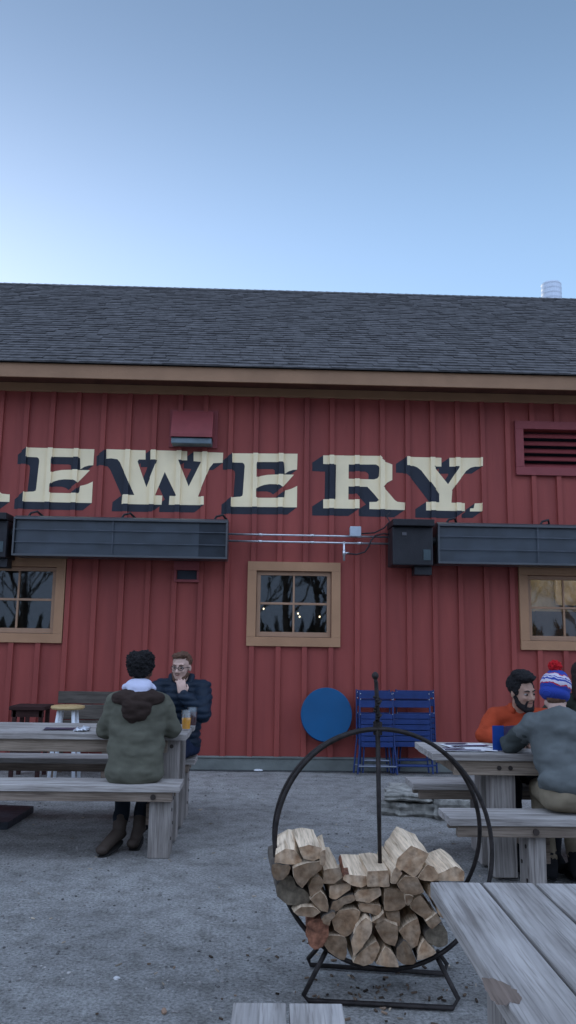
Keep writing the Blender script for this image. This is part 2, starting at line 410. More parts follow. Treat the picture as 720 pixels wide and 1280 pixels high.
# foundation skirt
mb = MB(); mb.box((WX0-.02, D-.035, 0), (WX1+.02, D+.15, z_skirt))
mb.box((WX0-.02, D-.05, z_skirt-.001), (WX1+.02, D+.005, z_skirt+.018))
bl(mb, 'foundation', m_found, bevel=.004)
# eave: frieze board, soffit, fascia
OH = .46
zf0 = W(360, 489, D-.04)[1]; zf1 = Z_TOP
z_fas0 = W(360, 480, D-OH)[1]; z_fas1 = W(360, 462.5, D-OH)[1]
zsf = W(360, 485.5, D-.045)[1]; zfr = W(360, 496, D-.045)[1]
mb = MB(); mb.box((WX0-.3, D-.045, zfr), (WX1+.3, D-.002, zsf-.002)); bl(mb, 'frieze_board', m_tan, bevel=.004)
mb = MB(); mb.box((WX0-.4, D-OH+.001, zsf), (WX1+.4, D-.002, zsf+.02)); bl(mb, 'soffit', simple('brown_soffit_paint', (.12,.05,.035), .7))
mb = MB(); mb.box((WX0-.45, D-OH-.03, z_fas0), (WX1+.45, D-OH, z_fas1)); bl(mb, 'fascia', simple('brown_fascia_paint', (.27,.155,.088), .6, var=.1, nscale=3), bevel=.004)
# roof
E = Vector((0, D-OH-.07, z_fas1+.004))
RP = math.atan(.67)
dirv = Vector((0, math.cos(RP), math.sin(RP))); nrm = Vector((0, -math.sin(RP), math.cos(RP)))
# ridge where the sight line through (360,364.5) meets the slope
r = ray(360, 364.5)
t = (E-CAM).dot(nrm)/r.dot(nrm); P = CAM + r*t
SL = (P-E).dot(dirv)
roof = empty('roof_frame', (0,0,0)); bpy.data.objects.remove(roof)
mb = MB(); rows = int(round(SL/.128)); ex = SL/rows
for i in range(rows):
    s0 = i*ex; x = WX0-.5 - random.random()*.3
    rowt = random.uniform(-.08,.08)
    while x < WX1+.5:
        wdt = random.choice((.10,.14,.17,.21,.25)); x1 = min(x+wdt, WX1+.5)
        th = random.choice((.010,.013,.019)); lo = s0 + (random.choice((-.006,0,.003)))
        if i == 0: lo = s0
        xx0 = max(x, WX0-.5)
        if x1 > xx0+.01:
            vs = []
            for (xa, s_, h_) in ((xx0,lo,th),(x1-.004,lo,th),(x1-.004,s0+ex+.03,.001),(xx0,s0+ex+.03,.001),(xx0,lo,-.004),(x1-.004,lo,-.004)):
                p = E + dirv*s_ + nrm*h_; vs.append((xa, p.y, p.z))
            mb.addm(vs, [(0,1,2,3),(4,5,1,0)], min(1,max(0,random.gauss(.5,.22)+rowt)))
        x = x1
# decking and back slope
def rp(x, s_, h_): p = E+dirv*s_+nrm*h_; return (x, p.y, p.z)
R_ = E+dirv*SL
mb.addm([rp(WX0-.5,0,-.004), rp(WX1+.5,0,-.004), rp(WX1+.5,SL,-.004), rp(WX0-.5,SL,-.004)], [(0,1,2,3)], .1)
back = R_ + Vector((0, R_.y-E.y, -(R_.z-E.z)))
mb.addm([(WX0-.5,R_.y,R_.z-.006),(WX1+.5,R_.y,R_.z-.006),(WX1+.5,back.y,back.z),(WX0-.5,back.y,back.z)], [(0,1,2,3)], .4)
for xg in (WX0, WX1):
    mb.addm([(xg, D, Z_TOP-.3), (xg, back.y-.4, Z_TOP-.3), (xg, R_.y, R_.z-.05)], [(0,1,2)], .5)
x = WX0-.5
while x < WX1+.5:    # ridge caps
    x1 = x+.14
    a = R_+nrm*.012; z = R_.z
    mb.addm([(x, R_.y-.12, z-.12*.67+.022), (x1+.03, R_.y-.12, z-.12*.67+.016), (x1+.03, R_.y, z+.016), (x, R_.y, z+.024), (x, R_.y+.12, z-.12*.67+.022), (x1+.03, R_.y+.12, z-.12*.67+.016)],
            [(0,1,2,3),(3,2,5,4)], random.random())
    x = x1
roof = bl(mb, 'roof', m_shingle)
p = at_y(689.5, 372, R_.y+.6)
mb = MB(); pr = []
hr = .17*R_.y/12.5
zt = at_y(689.5, 358.5, R_.y+.6).z
for i in range(13):
    z = p.z-.9 + (zt-p.z+.9)*i/12; pr += [(hr*1.0, z), (hr*1.025, z+.03)]
pr += [(hr*.9, pr[-1][1]+.03), (.02, pr[-1][1]+.05)]
mb.lathe(pr, (p.x, p.y, 0), 28); bl(mb, 'roof_vent_pipe', simple('pale_vent_metal', (.50,.56,.64), .5, metal=.3, var=.05), smooth=False)['label'] = 'ribbed metal vent pipe'

# windows
def glass_mat():
    m = bpy.data.materials.new('window_glass'); m.use_nodes = True; nt = m.node_tree
    nt.nodes.remove(nt.nodes['Principled BSDF']); out = nt.nodes['Material Output']
    tr = add(nt, 'ShaderNodeBsdfTransparent'); tr.inputs[0].default_value = (.62,.70,.72,1)
    gl = add(nt, 'ShaderNodeBsdfGlossy'); gl.inputs['Roughness'].default_value = .02; gl.inputs[0].default_value = (.8,.88,.92,1)
    fr = add(nt, 'ShaderNodeFresnel'); fr.inputs[0].default_value = 1.52
    mx = add(nt, 'ShaderNodeMixShader')
    nt.links.new(fr.outputs[0], mx.inputs[0]); nt.links.new(tr.outputs[0], mx.inputs[1]); nt.links.new(gl.outputs[0], mx.inputs[2])
    nt.links.new(mx.outputs[0], out.inputs[0])
    n = add(nt, 'ShaderNodeTexNoise'); n.inputs['Scale'].default_value = 2.5
    bp = add(nt, 'ShaderNodeBump'); bp.inputs['Strength'].default_value = .03; bp.inputs['Distance'].default_value = .02
    nt.links.new(n.outputs['Fac'], bp.inputs['Height']); nt.links.new(bp.outputs[0], gl.inputs['Normal'])
    return m
m_glass = glass_mat()
for wi, (x0,z0,x1,z1) in enumerate(wins):
    mb = MB(); ya, yb = D-.045, D-.001
    mb.box((x0,ya,z1-TR),(x1,yb,z1)); mb.box((x0,ya,z0),(x1,yb,z0+TR)); mb.box((x0,ya,z0+TR+.0005),(x0+TR,yb,z1-TR-.0005)); mb.box((x1-TR,ya,z0+TR+.0005),(x1,yb,z1-TR-.0005))
    win = bl(mb, 'window', m_tan, bevel=.003)
    a,b_,c,e = x0+TR+.004, z0+TR+.004, x1-TR-.004, z1-TR-.004; sw = .045
    mb = MB(); ya, yb = D+.006, D+.045
    mb.box((a,ya,e-sw),(c,yb,e)); mb.box((a,ya,b_),(c,yb,b_+sw+.01)); mb.box((a,ya,b_+sw+.0105),(a+sw,yb,e-sw-.0005)); mb.box((c-sw,ya,b_+sw+.0105),(c,yb,e-sw-.0005))
    xm = (a+c)/2; zm = (b_+e)/2+.005
    mb.box((xm-.011,ya+.008,b_+sw+.011),(xm+.011,yb-.006,e-sw-.001)); mb.box((a+sw+.001,ya+.006,zm-.013),(c-sw-.001,yb-.004,zm+.013))
    bl(mb, 'sash', m_sash, parent=win, bevel=.002)
    mb = MB(); mb.addm([(a,D+.036,b_),(c,D+.036,b_),(c,D+.036,e),(a,D+.036,e)], [(0,1,2,3)]); bl(mb, 'pane', m_glass, parent=win)
# interior rooms behind the windows
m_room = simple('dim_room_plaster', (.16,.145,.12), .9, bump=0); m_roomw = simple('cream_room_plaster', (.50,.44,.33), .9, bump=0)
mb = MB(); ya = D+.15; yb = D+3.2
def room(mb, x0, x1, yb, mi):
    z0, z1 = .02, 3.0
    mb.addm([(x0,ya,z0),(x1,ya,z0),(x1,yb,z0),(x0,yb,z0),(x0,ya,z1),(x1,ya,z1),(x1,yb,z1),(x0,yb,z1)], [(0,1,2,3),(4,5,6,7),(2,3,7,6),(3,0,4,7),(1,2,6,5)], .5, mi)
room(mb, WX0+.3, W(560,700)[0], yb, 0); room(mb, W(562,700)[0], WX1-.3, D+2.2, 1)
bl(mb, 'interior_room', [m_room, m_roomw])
m_bulb, ntb, bb = nm('warm_bulb'); bb.inputs['Emission Color'].default_value = (1,.72,.42,1); bb.inputs['Emission Strength'].default_value = 1.6
m_bulb2, ntb, bb = nm('bright_warm_bulb'); bb.inputs['Emission Color'].default_value = (1,.82,.65,1); bb.inputs['Emission Strength'].default_value = 20
def bulb(px, py, dy, r, mt=None):
    p = at_y(px, py, D+dy); m = MB(); m.lathe([(r*.2,-r),(r*.8,-r*.5),(r,0),(r*.8,r*.5),(r*.3,r*1.2)], p, 10); bl(m, 'ceiling_bulb', mt or m_bulb, smooth=True)
for px, py in ((329.5,761),(372.5,767),(374.5,771),(399.5,771)): bulb(px, py, 1.3, .011)
for px, dy in ((690, .9), (760, 1.2), (655, 1.3)): bulb(px, 690, dy, .05, m_bulb2)
# things seen through the panes
a = at_y(693, 722, D+2.15); c = at_y(722, 757, D+2.15); mb = MB(); mb.box((a.x, D+2.12, c.z), (c.x+.6, D+2.16, a.z)); bl(mb, 'pinned_board', simple('pale_board', (.7,.6,.45), .8, var=.3, nscale=5))
a = at_y(660, 765, D+1.6); c = at_y(760, 800, D+1.6); mb = MB(); mb.box((a.x, D+1.3, .02), (c.x, D+1.7, a.z)); bl(mb, 'shelf_unit', simple('grey_cabinet', (.16,.15,.15), .6, var=.4, nscale=3))
mb = MB(); p = at_y(57, 796, D+.11); mb.lathe([(.03,-.06),(.042,-.05),(.042,.085),(.036,.085),(.034,-.04),(.01,-.045)], p, 16); bl(mb, 'sill_jar', simple('pale_teal_ceramic', (.25,.42,.44), .4), smooth=True)

# louvre
x0,z0,x1,z1 = louv; t_ = .10
mb = MB(); ya, yb = D-.05, D-.001
mb.box((x0,ya,z1-t_),(x1,yb,z1)); mb.box((x0,ya,z0),(x1,yb,z0+t_)); mb.box((x0,ya,z0+t_+.0005),(x0+t_,yb,z1-t_-.0005)); mb.box((x1-t_,ya,z0+t_+.0005),(x1,yb,z1-t_-.0005))
lv = bl(mb, 'louvre_vent', m_redtrim, bevel=.003)
mb = MB(); n = 5; hh = (z1-z0-2*t_)
for i in range(n):
    zc = z0+t_ + hh*(i+.35)/n
    M = Matrix.Translation(((x0+x1)/2, D+.04, zc)) @ Matrix.Rotation(math.radians(38), 4, 'X')
    mb.box((-(x1-x0)/2+t_+.002, -.055, -.006), ((x1-x0)/2-t_-.002, .055, .006), M=M)
bl(mb, 'slats', m_redtrim, parent=lv)
mb = MB(); mb.addm([(x0+t_,D+.13,z0+t_),(x1-t_,D+.13,z0+t_),(x1-t_,D+.13,z1-t_),(x0+t_,D+.13,z1-t_)], [(0,1,2,3)]); bl(mb, 'backing', m_navy, parent=lv)
# hooded vents
a = W(217, 513, D-.02); c = W(265, 558, D-.02)
x0, x1, zt_, zb_ = a[0], W(267,540)[0], a[1], c[1]
mb = MB()
hx = [(D-.002, zt_), (D-.10, zt_-.03), (D-.23, zb_+.10), (D-.23, zb_+.06), (D-.002, zb_+.06)]
vs = [(x0,y,z) for y,z in hx]+[(x1,y,z) for y,z in hx]; n = 5
mb.addm(vs, [(0,1,6,5),(1,2,7,6),(2,3,8,7),(0,1,2,3,4),(5,6,7,8,9)])
mb.box((x0-.04, D-.026, zb_-.02), (x1+.05, D-.001, zt_+.01))
hd = bl(mb, 'hooded_vent', m_redtrim); hd['label'] = 'red painted vent hood above the letter W'
mb = MB(); mb.box((x0+.006, D-.20, zb_-.015), (x1-.006, D-.03, zb_+.058)); bl(mb, 'damper', simple('dull_galvanised', (.13,.17,.19), .5, metal=.3), parent=hd, bevel=.01)
x0, z1 = W(219, 702, D-.02); x1, z0 = W(248, 728, D-.02)
mb = MB(); mb.box((x0-.005,D-.08,z1-.10),(x1+.005,D-.001,z1)); mb.box((x0-.005,D-.05,z0),(x1+.005,D-.001,z0+.03)); mb.box((x0-.005,D-.05,z0+.031),(x0+.02,D-.001,z1-.101)); mb.box((x1-.02,D-.05,z0+.031),(x1+.005,D-.001,z1-.101))
hd = bl(mb, 'exhaust_vent', m_redtrim, bevel=.003); hd['label'] = 'small red exhaust vent under the heater'
mb = MB(); mb.box((x0+.021,D-.02,z0+.031),(x1-.021,D-.003,z1-.101)); bl(mb, 'opening', m_navy, parent=hd)

# ------------------------------------------------------------------ painted letters, draped over boards and battens
def drape_y(x, off):
    for b in bat:
        dx = abs(x-b)
        if dx <= BW/2-.0025: return D-BT-off
        if dx <= BW/2+.0008: return D-BT*(BW/2+.0008-dx)/.0033-off if dx > BW/2-.0025 else D-BT-off
    return D-off
def painted(name, polys, mat, off, parent):
    """union of (x,z) polygons -> triangulated sheet that follows the siding"""
    vs = []; fs = []
    for P_ in polys:
        ar = sum(P_[i][0]*P_[(i+1)%len(P_)][1]-P_[(i+1)%len(P_)][0]*P_[i][1] for i in range(len(P_)))
        if abs(ar) < 1e-7: continue
        if ar < 0: P_ = P_[::-1]
        o = len(vs); vs += [Vector(q) for q in P_]; fs.append(list(range(o, o+len(P_))))
    rv, re, rf, _o1, _o2, fo = geometry.delaunay_2d_cdt(vs, [], fs, 1, 1e-5)
    rf = [f for f, o_ in zip(rf, fo) if len(o_)]
    bm = bmesh.new(); bv = [bm.verts.new((v[0], 0, v[1])) for v in rv]
    for f in rf:
        try: bm.faces.new([bv[i] for i in f])
        except ValueError: pass
    for b in bat:
        for e in (-BW/2-.0008, -BW/2+.0025, BW/2-.0025, BW/2+.0008):
            x = b+e
            bmesh.ops.bisect_plane(bm, geom=bm.verts[:]+bm.edges[:]+bm.faces[:], plane_co=(x,0,0), plane_no=(1,0,0), dist=1e-6)
    for v in bm.verts: v.co.y = drape_y(v.co.x, off)
    for f in bm.faces:
        if f.normal.y > 0: f.normal_flip()
    me = bpy.data.meshes.new(name); bm.to_mesh(me); bm.free(); me.materials.append(mat)
    o = bpy.data.objects.new(name, me); C.objects.link(o); o.parent = parent
    o.location = (0,-D,0) if parent is barn else (0,0,0)
    return o
def rnd(poly): return poly
c1 = lambda L_: [(x/3.6, 540+y/3.6) for x,y in L_]
c3 = lambda L_: [(380+x/3, 540+y/3) for x,y in L_]
E_ = [(122,70),(425,78),(420,150),(400,151),(380,157),(362,168),(361,122),(359,117),(352,114),(243,112),(235,115),(232,125),(230,182),(250,176),(280,171),(320,170),(405,172),(378,200),(350,228),(338,219),(320,214),(290,213),(265,216),(240,224),(226,235),(224,272),(230,274),(348,276),(355,273),(357,266),(360,243),(375,240),(395,234),(418,223),(413,320),(105,313),(108,270),(150,268),(160,264),(163,255),(177,130),(175,120),(168,114),(120,112)]
W_ = [[(133,561.5),(182,563),(182,574.5),(146,574),(139,573),(133,573.5)],
      [(145,572),(150,578),(168,619),(191,620),(183,609),(172,577),(175,572)],
      [(197,572),(222,572),(206,590),(193,621),(176,621),(183,609),(195.5,578)],
      [(200,572),(222,572),(224,578),(235.8,608),(242,621),(221,621),(206,590)],
      [(253,572),(270,575),(262,585),(247,622),(230,622),(235.8,608),(251,578)],
      [(153,618.5),(203,619.5),(202,631),(152,630)], [(212,620),(255,621),(255,631.5),(211,631)],
      [(188,562.7),(234,564),(234,575.5),(188,575)], [(242,564.7),(279,566),(278.5,578.5),(268,579),(242,576.5)]]
R_l = [[(120,95),(168,95),(166,270),(112,270),(118,245),(120,130)], [(72,88),(150,88),(150,123),(112,122),(72,120)],
       [(100,88),(285,90),(293,98),(283,130),(270,122),(100,122)],
       [(270,90),(285,90),(292,102),(305,112),(331,122),(331,180),(312,190),(298,206),(238,206),(262,178),(275,174),(281,165),(283,135),(279,126),(270,122)],
       [(150,175),(262,178),(250,206),(150,204)], [(236,204),(298,206),(340,255),(350,262),(379,265),(378,293),(245,289),(245,263),(272,262),(281,255),(262,232)],
       [(72,252),(207,254),(207,288),(72,286)]]
Y_l = [[(385,93),(515,97),(515,130),(400,127),(385,126)], [(405,125),(484,126),(540,196),(556,222),(552,270),(507,270),(507,232),(440,145),(425,133)],
       [(545,97),(668,97),(668,130),(545,130)], [(582,125),(650,128),(625,134),(608,146),(552,222),(552,270),(520,240),(540,196),(580,136)],
       [(458,262),(603,267),(603,297),(458,294)]]
dot_ = [[(640,268),(666,267),(666,298),(622,298),(623,287),(636,286)]]
def bil(L_, tl, tr_, bl_, br_):
    # map E_ from its own corner quad to another
    q = [(122,70),(425,78),(105,313),(413,320)]
    out = []
    for x,y in L_:
        v = (y-(70+(x-122)*8/303))/243.0; xl = 122-17*v; xr = 425-12*v; u = (x-xl)/(xr-xl)
        out.append(((tl[0]*(1-u)+tr_[0]*u)*(1-v)+(bl_[0]*(1-u)+br_[0]*u)*v, (tl[1]*(1-u)+tr_[1]*u)*(1-v)+(bl_[1]*(1-u)+br_[1]*u)*v))
    return out
E1 = [c1(E_)]
s36 = lambda x,y: (190+x/3.6, 500+y/3.6)
E2 = [bil(E_, s36(362,240), s36(655,242), s36(355,480), s36(652,484))]
Rr = [c3(q) for q in R_l]; Yy = [c3(q) for q in Y_l]; dot_ = [c3(q) for q in dot_]
Rl = [[(x-494, y-10.2) for x,y in q] for q in Rr]
words = [('R', Rl, (-12,9)), ('E', E1, (-11,9)), ('W', W_, (-12,9)), ('E', E2, (-12,9)), ('R', Rr, (-14,9)), ('Y', Yy, (-14,9)), ('.', dot_, (-12,8))]
for nme, polys, (dx, dy) in words:
    wp = [[W(*q) for q in P_] for P_ in polys]
    cen = W(300, 600); off = W(300+dx, 600+dy); ox, oz = off[0]-cen[0], off[1]-cen[1]
    sh = []
    for P_ in wp:
        sh.append(P_); sh.append([(x+ox, z+oz) for x,z in P_])
        for i in range(len(P_)):
            a = P_[i]; b = P_[(i+1)%len(P_)]
            sh.append([a, b, (b[0]+ox,b[1]+oz), (a[0]+ox,a[1]+oz)])
    L1 = painted('painted_letter' if nme != '.' else 'painted_full_stop', wp, m_cream, .0032, barn)
    painted('drop_shadow', sh, m_navy, .0016, L1)

# ------------------------------------------------------------------ infrared heaters
def heater(px0, px1, pyt, pyb, box, label):
    """tube heater: long reflector trough with a burner box at its left end"""
    YF = D-.42
    p0 = at_y(px0, pyt, YF); p1 = at_y(px1, pyt + (px1-px0)*.017, YF); pb_ = at_y(px0, pyb, YF)
    L_ = p1.x-p0.x; H = p0.z-pb_.z
    root = empty('infrared_heater', (p0.x, YF, pb_.z)); tag(root, label, 'heater')
    # trough body: cross-section in y,z
    pr = [(0,0),(0,H),(.06,H+.03),(.30,H+.03),(.36,H*.55),(.30,0)]
    mb = MB(); n = len(pr)
    mb.addm([(0,y,z) for y,z in pr]+[(L_,y,z) for y,z in pr], [tuple(range(n)), tuple(range(n,2*n))]+[(i,(i+1)%n,n+(i+1)%n,n+i) for i in range(1,n)])
    mb.box((0,-.012,H-.022),(L_,.004,H+.004)); mb.box((0,-.012,-.004),(L_,.004,.018)); mb.box((0,-.012,.0185),(.02,.004,H-.0225)); mb.box((L_-.02,-.012,.0185),(L_,.004,H-.0225))
    mb.build('reflector', m_heat, root, bevel=.003)
    mb = MB(); mb.addm([(.02,.03,.018),(L_-.02,.03,.018),(L_-.02,.03,H-.02),(.02,.03,H-.02)], [(0,1,2,3)]); mb.build('emitter_panel', m_heatdk, root)
    mb = MB()
    for z in (H*.36, H*.69): mb.box((.02,-.006,z-.005),(L_-.02,.006,z+.005))
    mb.box((L_*.46,-.002,.0185),(L_*.46+.012,.001,H-.0225))
    mb.build('guard_bars', simple('heater_guard', (.075,.085,.10), .4, metal=.5), root)
    mb = MB(); mb.box((L_*.865,.02,.0185),(L_-.021,.029,H-.0225)); mb.build('end_plate', m_heatdk2, root)
    for i in range(3):
        x = L_*(.05+.44*i)
        mb = MB(); mb.tube([(x,.12,H+.02),(x+.03,.12,H+.07),(x+.10,.12,H+.09),(x+.14,.2,H+.05),(x+.12,.42,H+.05)], .013, 8); mb.build('bracket', m_dark, root)
    mb = MB(); bw = box; h = H+.02
    mb.box((-bw-.05,-.02,-.03),(-.06,.34,h-.06)); 
    b_ = mb.build('burner_box', m_dark, root, bevel=.012)
    mb = MB(); mb.prism([(0,0),(bw,0),(bw,.075),(0,.075)], -.10, .34); o = mb.build('rain_hood', simple('black_hood', (.012,.012,.015), .5), b_, loc=(-bw-.055,0,h-.058), bevel=.006)
    mb = MB(); mb.box((-bw+.06,-.028,h-.16),(-bw+.11,-.0205,h-.125)); mb.build('rating_plate', simple('plate', (.09,.09,.1), .5), b_)
    mb = MB(); mb.box((-.17,-.027,.03),(-.09,-.0205,.15)); mb.build('access_panel', simple('panel_teal_grey', (.05,.075,.085), .4), b_)
    mb = MB(); mb.box((-bw*.55,.06,-.13),(-.06,.24,-.031)); mb.build('air_inlet', m_dark, root, bevel=.006)
    mb = MB(); mb.tube([(-.07,.15,H*.6),(.01,.15,H*.6)], .05, 14); mb.build('flange', m_dark, root)
    return root
heater(17.5, 285, 646.5, 694, .47, 'long grey infrared heater on the wall over the left window, ending beside the conduits')
heater(547, 816, 655, 704, .47, 'long grey infrared heater on the wall with its black burner box over the blue chairs')

# conduits between them
YC = D-.16
A_ = at_y(285, 667.5, YC); B_ = at_y(492, 671.5, YC)
cr = empty('gas_conduit', (A_.x, YC, A_.z)); tag(cr, 'pair of thin galvanised pipes running along the red wall between the heaters', 'pipe')
o0 = Vector((A_.x, YC, A_.z))
dz = A_.z - at_y(285, 676, YC).z
for k in (0, 1):
    mb = MB(); mb.tube([(-.12,0,-dz*k),(B_.x-A_.x+.05,0,-dz*k + (B_.z-A_.z))], .012, 10)
    for xx in (.35, .95, 1.5): mb.tube([(xx,0,-dz*k),(xx+.05,0,-dz*k)], .017, 10)
    mb.build('pipe', m_galv, cr, smooth=True)
q = at_y(444, 665, YC)-o0; mb = MB(); mb.box((q.x-.065,-.05,q.z-.06),(q.x+.065,.05,q.z+.06)); mb.build('junction_box', simple('junction_grey', (.36,.41,.46), .45, metal=.4), cr, bevel=.008)
q = at_y(430, 677, YC)-o0; q2 = at_y(430, 701, YC)-o0
mb = MB(); mb.tube([q,q2], .014, 10); mb.tube([q2+Vector((0,0,.09)), q2+Vector((.06,0,.09))], .013, 8); mb.tube([q2+Vector((0,0,.06)), q2+Vector((0,0,.12))], .02, 8); mb.build('drip_leg', m_galv, cr, smooth=True)
pts = [at_y(a,b,YC-.02)-o0 for a,b in ((434,692),(446,693),(456,690),(461,683),(464,675),(470,669),(480,667),(492,669))]
mb = MB(); mb.tube(pts, .009, 8); mb.build('flexible_hose', m_dark, cr, smooth=True)
pts = [at_y(a,b,YC-.02)-o0 for a,b in ((452,667),(468,666),(480,660),(487,652),(483,645),(488,640))]
mb = MB(); mb.tube(pts, .008, 8); mb.build('cable', m_dark, cr, smooth=True)

# ------------------------------------------------------------------ bare trees across the yard behind the viewer, mirrored in the window panes
m_treebark = simple('tree_bark', (.15,.13,.115), .95, var=.3, bump=.3)
def bare_tree(x, y, h, seed, label):
    rs = random.Random(seed); root = empty('bare_tree', (x, y, 0)); tag(root, label, 'tree', 'bare trees across the yard')
    tr = MB(); tr.tube([(0,0,0),(.1,0,h*.2),(0,.1,h*.4)], [.16,.13,.10], 8); cr = MB()
    def br(p, d, l, r, dep):
        q = p + d*l; m_ = p.lerp(q,.5)+Vector((rs.uniform(-1,1),rs.uniform(-1,1),0))*l*.06
        cr.tube([p, m_, q], [r, r*.8, r*.6], 3)
        if dep == 0: return
        for k in range(rs.choice((2,3,3))):
            nd = (d + Vector((rs.uniform(-1,1),rs.uniform(-1,1),rs.uniform(-.25,.8)))*.75).normalized()
            br(p.lerp(q, rs.uniform(.5,1)), nd, l*rs.uniform(.62,.84), max(.010, r*.66), dep-1)
    for k in range(7): br(Vector((0,.1*k/7,h*(.16+.035*k))), Vector((rs.uniform(-1,1),rs.uniform(-1,1),1.1)).normalized(), h*.22, .055, 6)
    tr.build('trunk', m_treebark, root); cr.build('crown', m_treebark, root); return root
tl = [(-19,-20),(-13,-15),(-9,-22),(-5.5,-14),(-2.5,-19),(1,-13.5),(4,-20),(7.5,-15),(11,-22),(14,-16),(19,-21)]
tl += [(-16,-17),(-11,-19),(-7,-17),(-4,-22),(-1,-16),(2.5,-17),(5.5,-22),(9,-19),(12.5,-19),(16.5,-19)]
protos = []
for i, (x, y) in enumerate(tl):
    if i < 3: protos.append(bare_tree(x, y, (9.5, 11, 12.5)[i], 40+i, 'bare leafless tree across the yard, seen only as a reflection in the window panes'))
    else:
        c_ = copy_tree(protos[i % 3]); c_.location = (x, y, 0); c_.rotation_euler.z = i*1.7; c_.scale = (1, 1, .85+.04*(i % 7))
far = MB(); rs = random.Random(3)
for i in range(900):
    x = rs.uniform(-45,45); y = rs.uniform(-34,-26); h = rs.uniform(1,3.2)
    far.addm([(x-.5,y,0),(x+.5,y,0),(x+rs.uniform(-.8,.8),y+rs.uniform(-.4,.4),h)], [(0,1,2)])
tag(far.build('far_woods', simple('far_brush', (.12,.11,.09), .95, bump=0)), 'dark brushy woods beyond the yard', 'woods', kind='stuff')

# ------------------------------------------------------------------ picnic tables
m_bolt = simple('rusty_bolt', (.05,.04,.035), .6, metal=.6)
def picnic(loc, rz, L_, tw, gapn, gapf, xin, label, zt=.76, zb=.47, drop=.088, apron=True, bench_long=0.0, seatw=.30, ax='X', post_off=0, legw=.145):
    """local frame: x along the length, y across. near bench on -y side"""
    root = empty('picnic_table', loc, rz); tag(root, label, 'picnic table', 'weathered picnic tables with attached benches')
    h = tw/2; npl = int(round(tw/.149)); pw = tw/npl
    mb = MB()
    for i in range(npl):
        e = random.uniform(-.006,.006)
        mb.plank((e, -h+i*pw+.004, zt-.042), (L_+e, -h+(i+1)*pw-.004, zt), 0)
    mb.build('tabletop', m_gwood, root, bevel=.004)
    mb = MB()
    mb.plank((.14, -h+.03, zt-.042-drop), (L_-.14, -h+.07, zt-.043), 0); mb.plank((.14, h-.07, zt-.042-drop), (L_-.14, h-.03, zt-.043), 0)
    for x in (.142, L_-.18): mb.box((x,-h+.071,zt-.12),(x+.04,h-.071,zt-.0435))
    if apron: mb.build('apron', wood('apron_pine', (.33,.265,.205), (.17,.125,.095)), root, bevel=.003)
    yn0 = -h-gapn-seatw; yf0 = h+gapf
    for (y0, sgn) in ((yn0, -1), (yf0, 1)):
        mb = MB(); w2 = seatw/2
        for i in range(2): mb.plank((bench_long*0+random.uniform(-.005,.005), y0+i*w2+.004, zb-.042), (L_, y0+(i+1)*w2-.004, zb), 0)
        b_ = mb.build('bench_seat', m_gwood, root, bevel=.004)
        mb = MB()
        ya = y0+.02; yb_ = y0+seatw-.06
        for yy in (ya, yb_): mb.plank((.05, yy, zb-.042-.062), (L_-.05, yy+.04, zb-.0425), 0)
        mb.build('rail', wood('rail_pine', (.27,.215,.17), (.13,.10,.08)), b_, bevel=.003)
    ends = (xin, L_-xin-.145)
    for xe in ends:
        for y0 in (yn0, yf0):
            mb = MB(); mb.plank((xe, y0+.062, 0), (xe+legw, y0+seatw-.062, zb-.0425), 2, n=6)
            lg = mb.build('leg', m_gwoodY, root, bevel=.006)
            xx = xe+legw-.006 if xe > L_/2 else xe-.004
            for (yy, zz) in ((y0+.10,.12),(y0+.19,.20),(y0+.11,.30),(y0+.2,.36)):
                mb = MB(); mb.tube([(xx,yy,zz),(xx+.010,yy,zz)], .011, 10); mb.build('bolt', m_bolt, lg)
        for y0 in (-h+.08, h-.08-.145):
            mb = MB(); mb.plank((xe+post_off, y0, .02), (xe+.145+post_off, y0+.145, zt-.0425), 2, n=6)
            lg = mb.build('leg', m_gwoodY, root, bevel=.006)
        mb = MB(); mb.plank((xe-.002 if xe > L_/2 else xe+.147, yn0+seatw-.05, .17), ((xe-.002 if xe > L_/2 else xe+.147)+(-.042 if xe > L_/2 else .042), yf0+.05, .31), 1)
        mb.build('cross_beam', m_bwood, root, bevel=.003)
        if apron:
            mb = MB(); xx = xe+.03; mb.tube([(xx,yn0+.010,zb-.073),(xx,yn0+.022,zb-.073)], .018, 14); mb.build('bolt', m_bolt, root)
            for xx in (xe+.03+post_off, xe+.10+post_off):
                mb = MB(); mb.tube([(xx,-h+.022,zt-.085),(xx,-h+.032,zt-.085)], .014, 14); mb.build('bolt', m_bolt, root)
    return root
# left: right-hand end at px 245 (table top back corner)
YL = 6.275
xr_ = at_y(228, 980, 5.72).x
picnic((xr_-2.9, YL, 0), 0, 2.9, .74, .07, .10, .06, 'weathered picnic table on the left where the olive-jacketed person sits', apron=True)
YR = 5.345
xl_ = at_y(519, 932, 5.60).x
xb_ = at_y(546, 1010, 4.66).x
picnic((xl_, YR, 0), 0, 2.7, .59, .13, .08, .46, 'weathered picnic table on the right with menus and a blue card stand on it', post_off=-.07, legw=.10)
# near table, running away from the camera
pe = at_z(620, 1103.5, .76); pl = at_z(536.5, 1103, .76); bn0 = at_z(285.5, 1256, .47); bn1 = at_z(431, 1257, .47)
tw = .149*5; rzn = math.radians(90)+YAW*.6
ct = Vector((pl.x + tw/2*math.cos(YAW*.6), pl.y, 0))
ax = Vector((math.cos(rzn), math.sin(rzn), 0))
gap = pl.x - bn1.x
L_n = 2.7
near = picnic(ct - ax*(L_n), rzn, L_n, tw, gap, gap, .3, 'bleached picnic table nearest the camera with a brown knot stain on its edge board', apron=False)
# its +y (local) side is world -x; bench seats start short of the table end
for o in near.children:
    if o.name.startswith('bench_seat'):
        o.location.x = (bn0.y - pl.y)
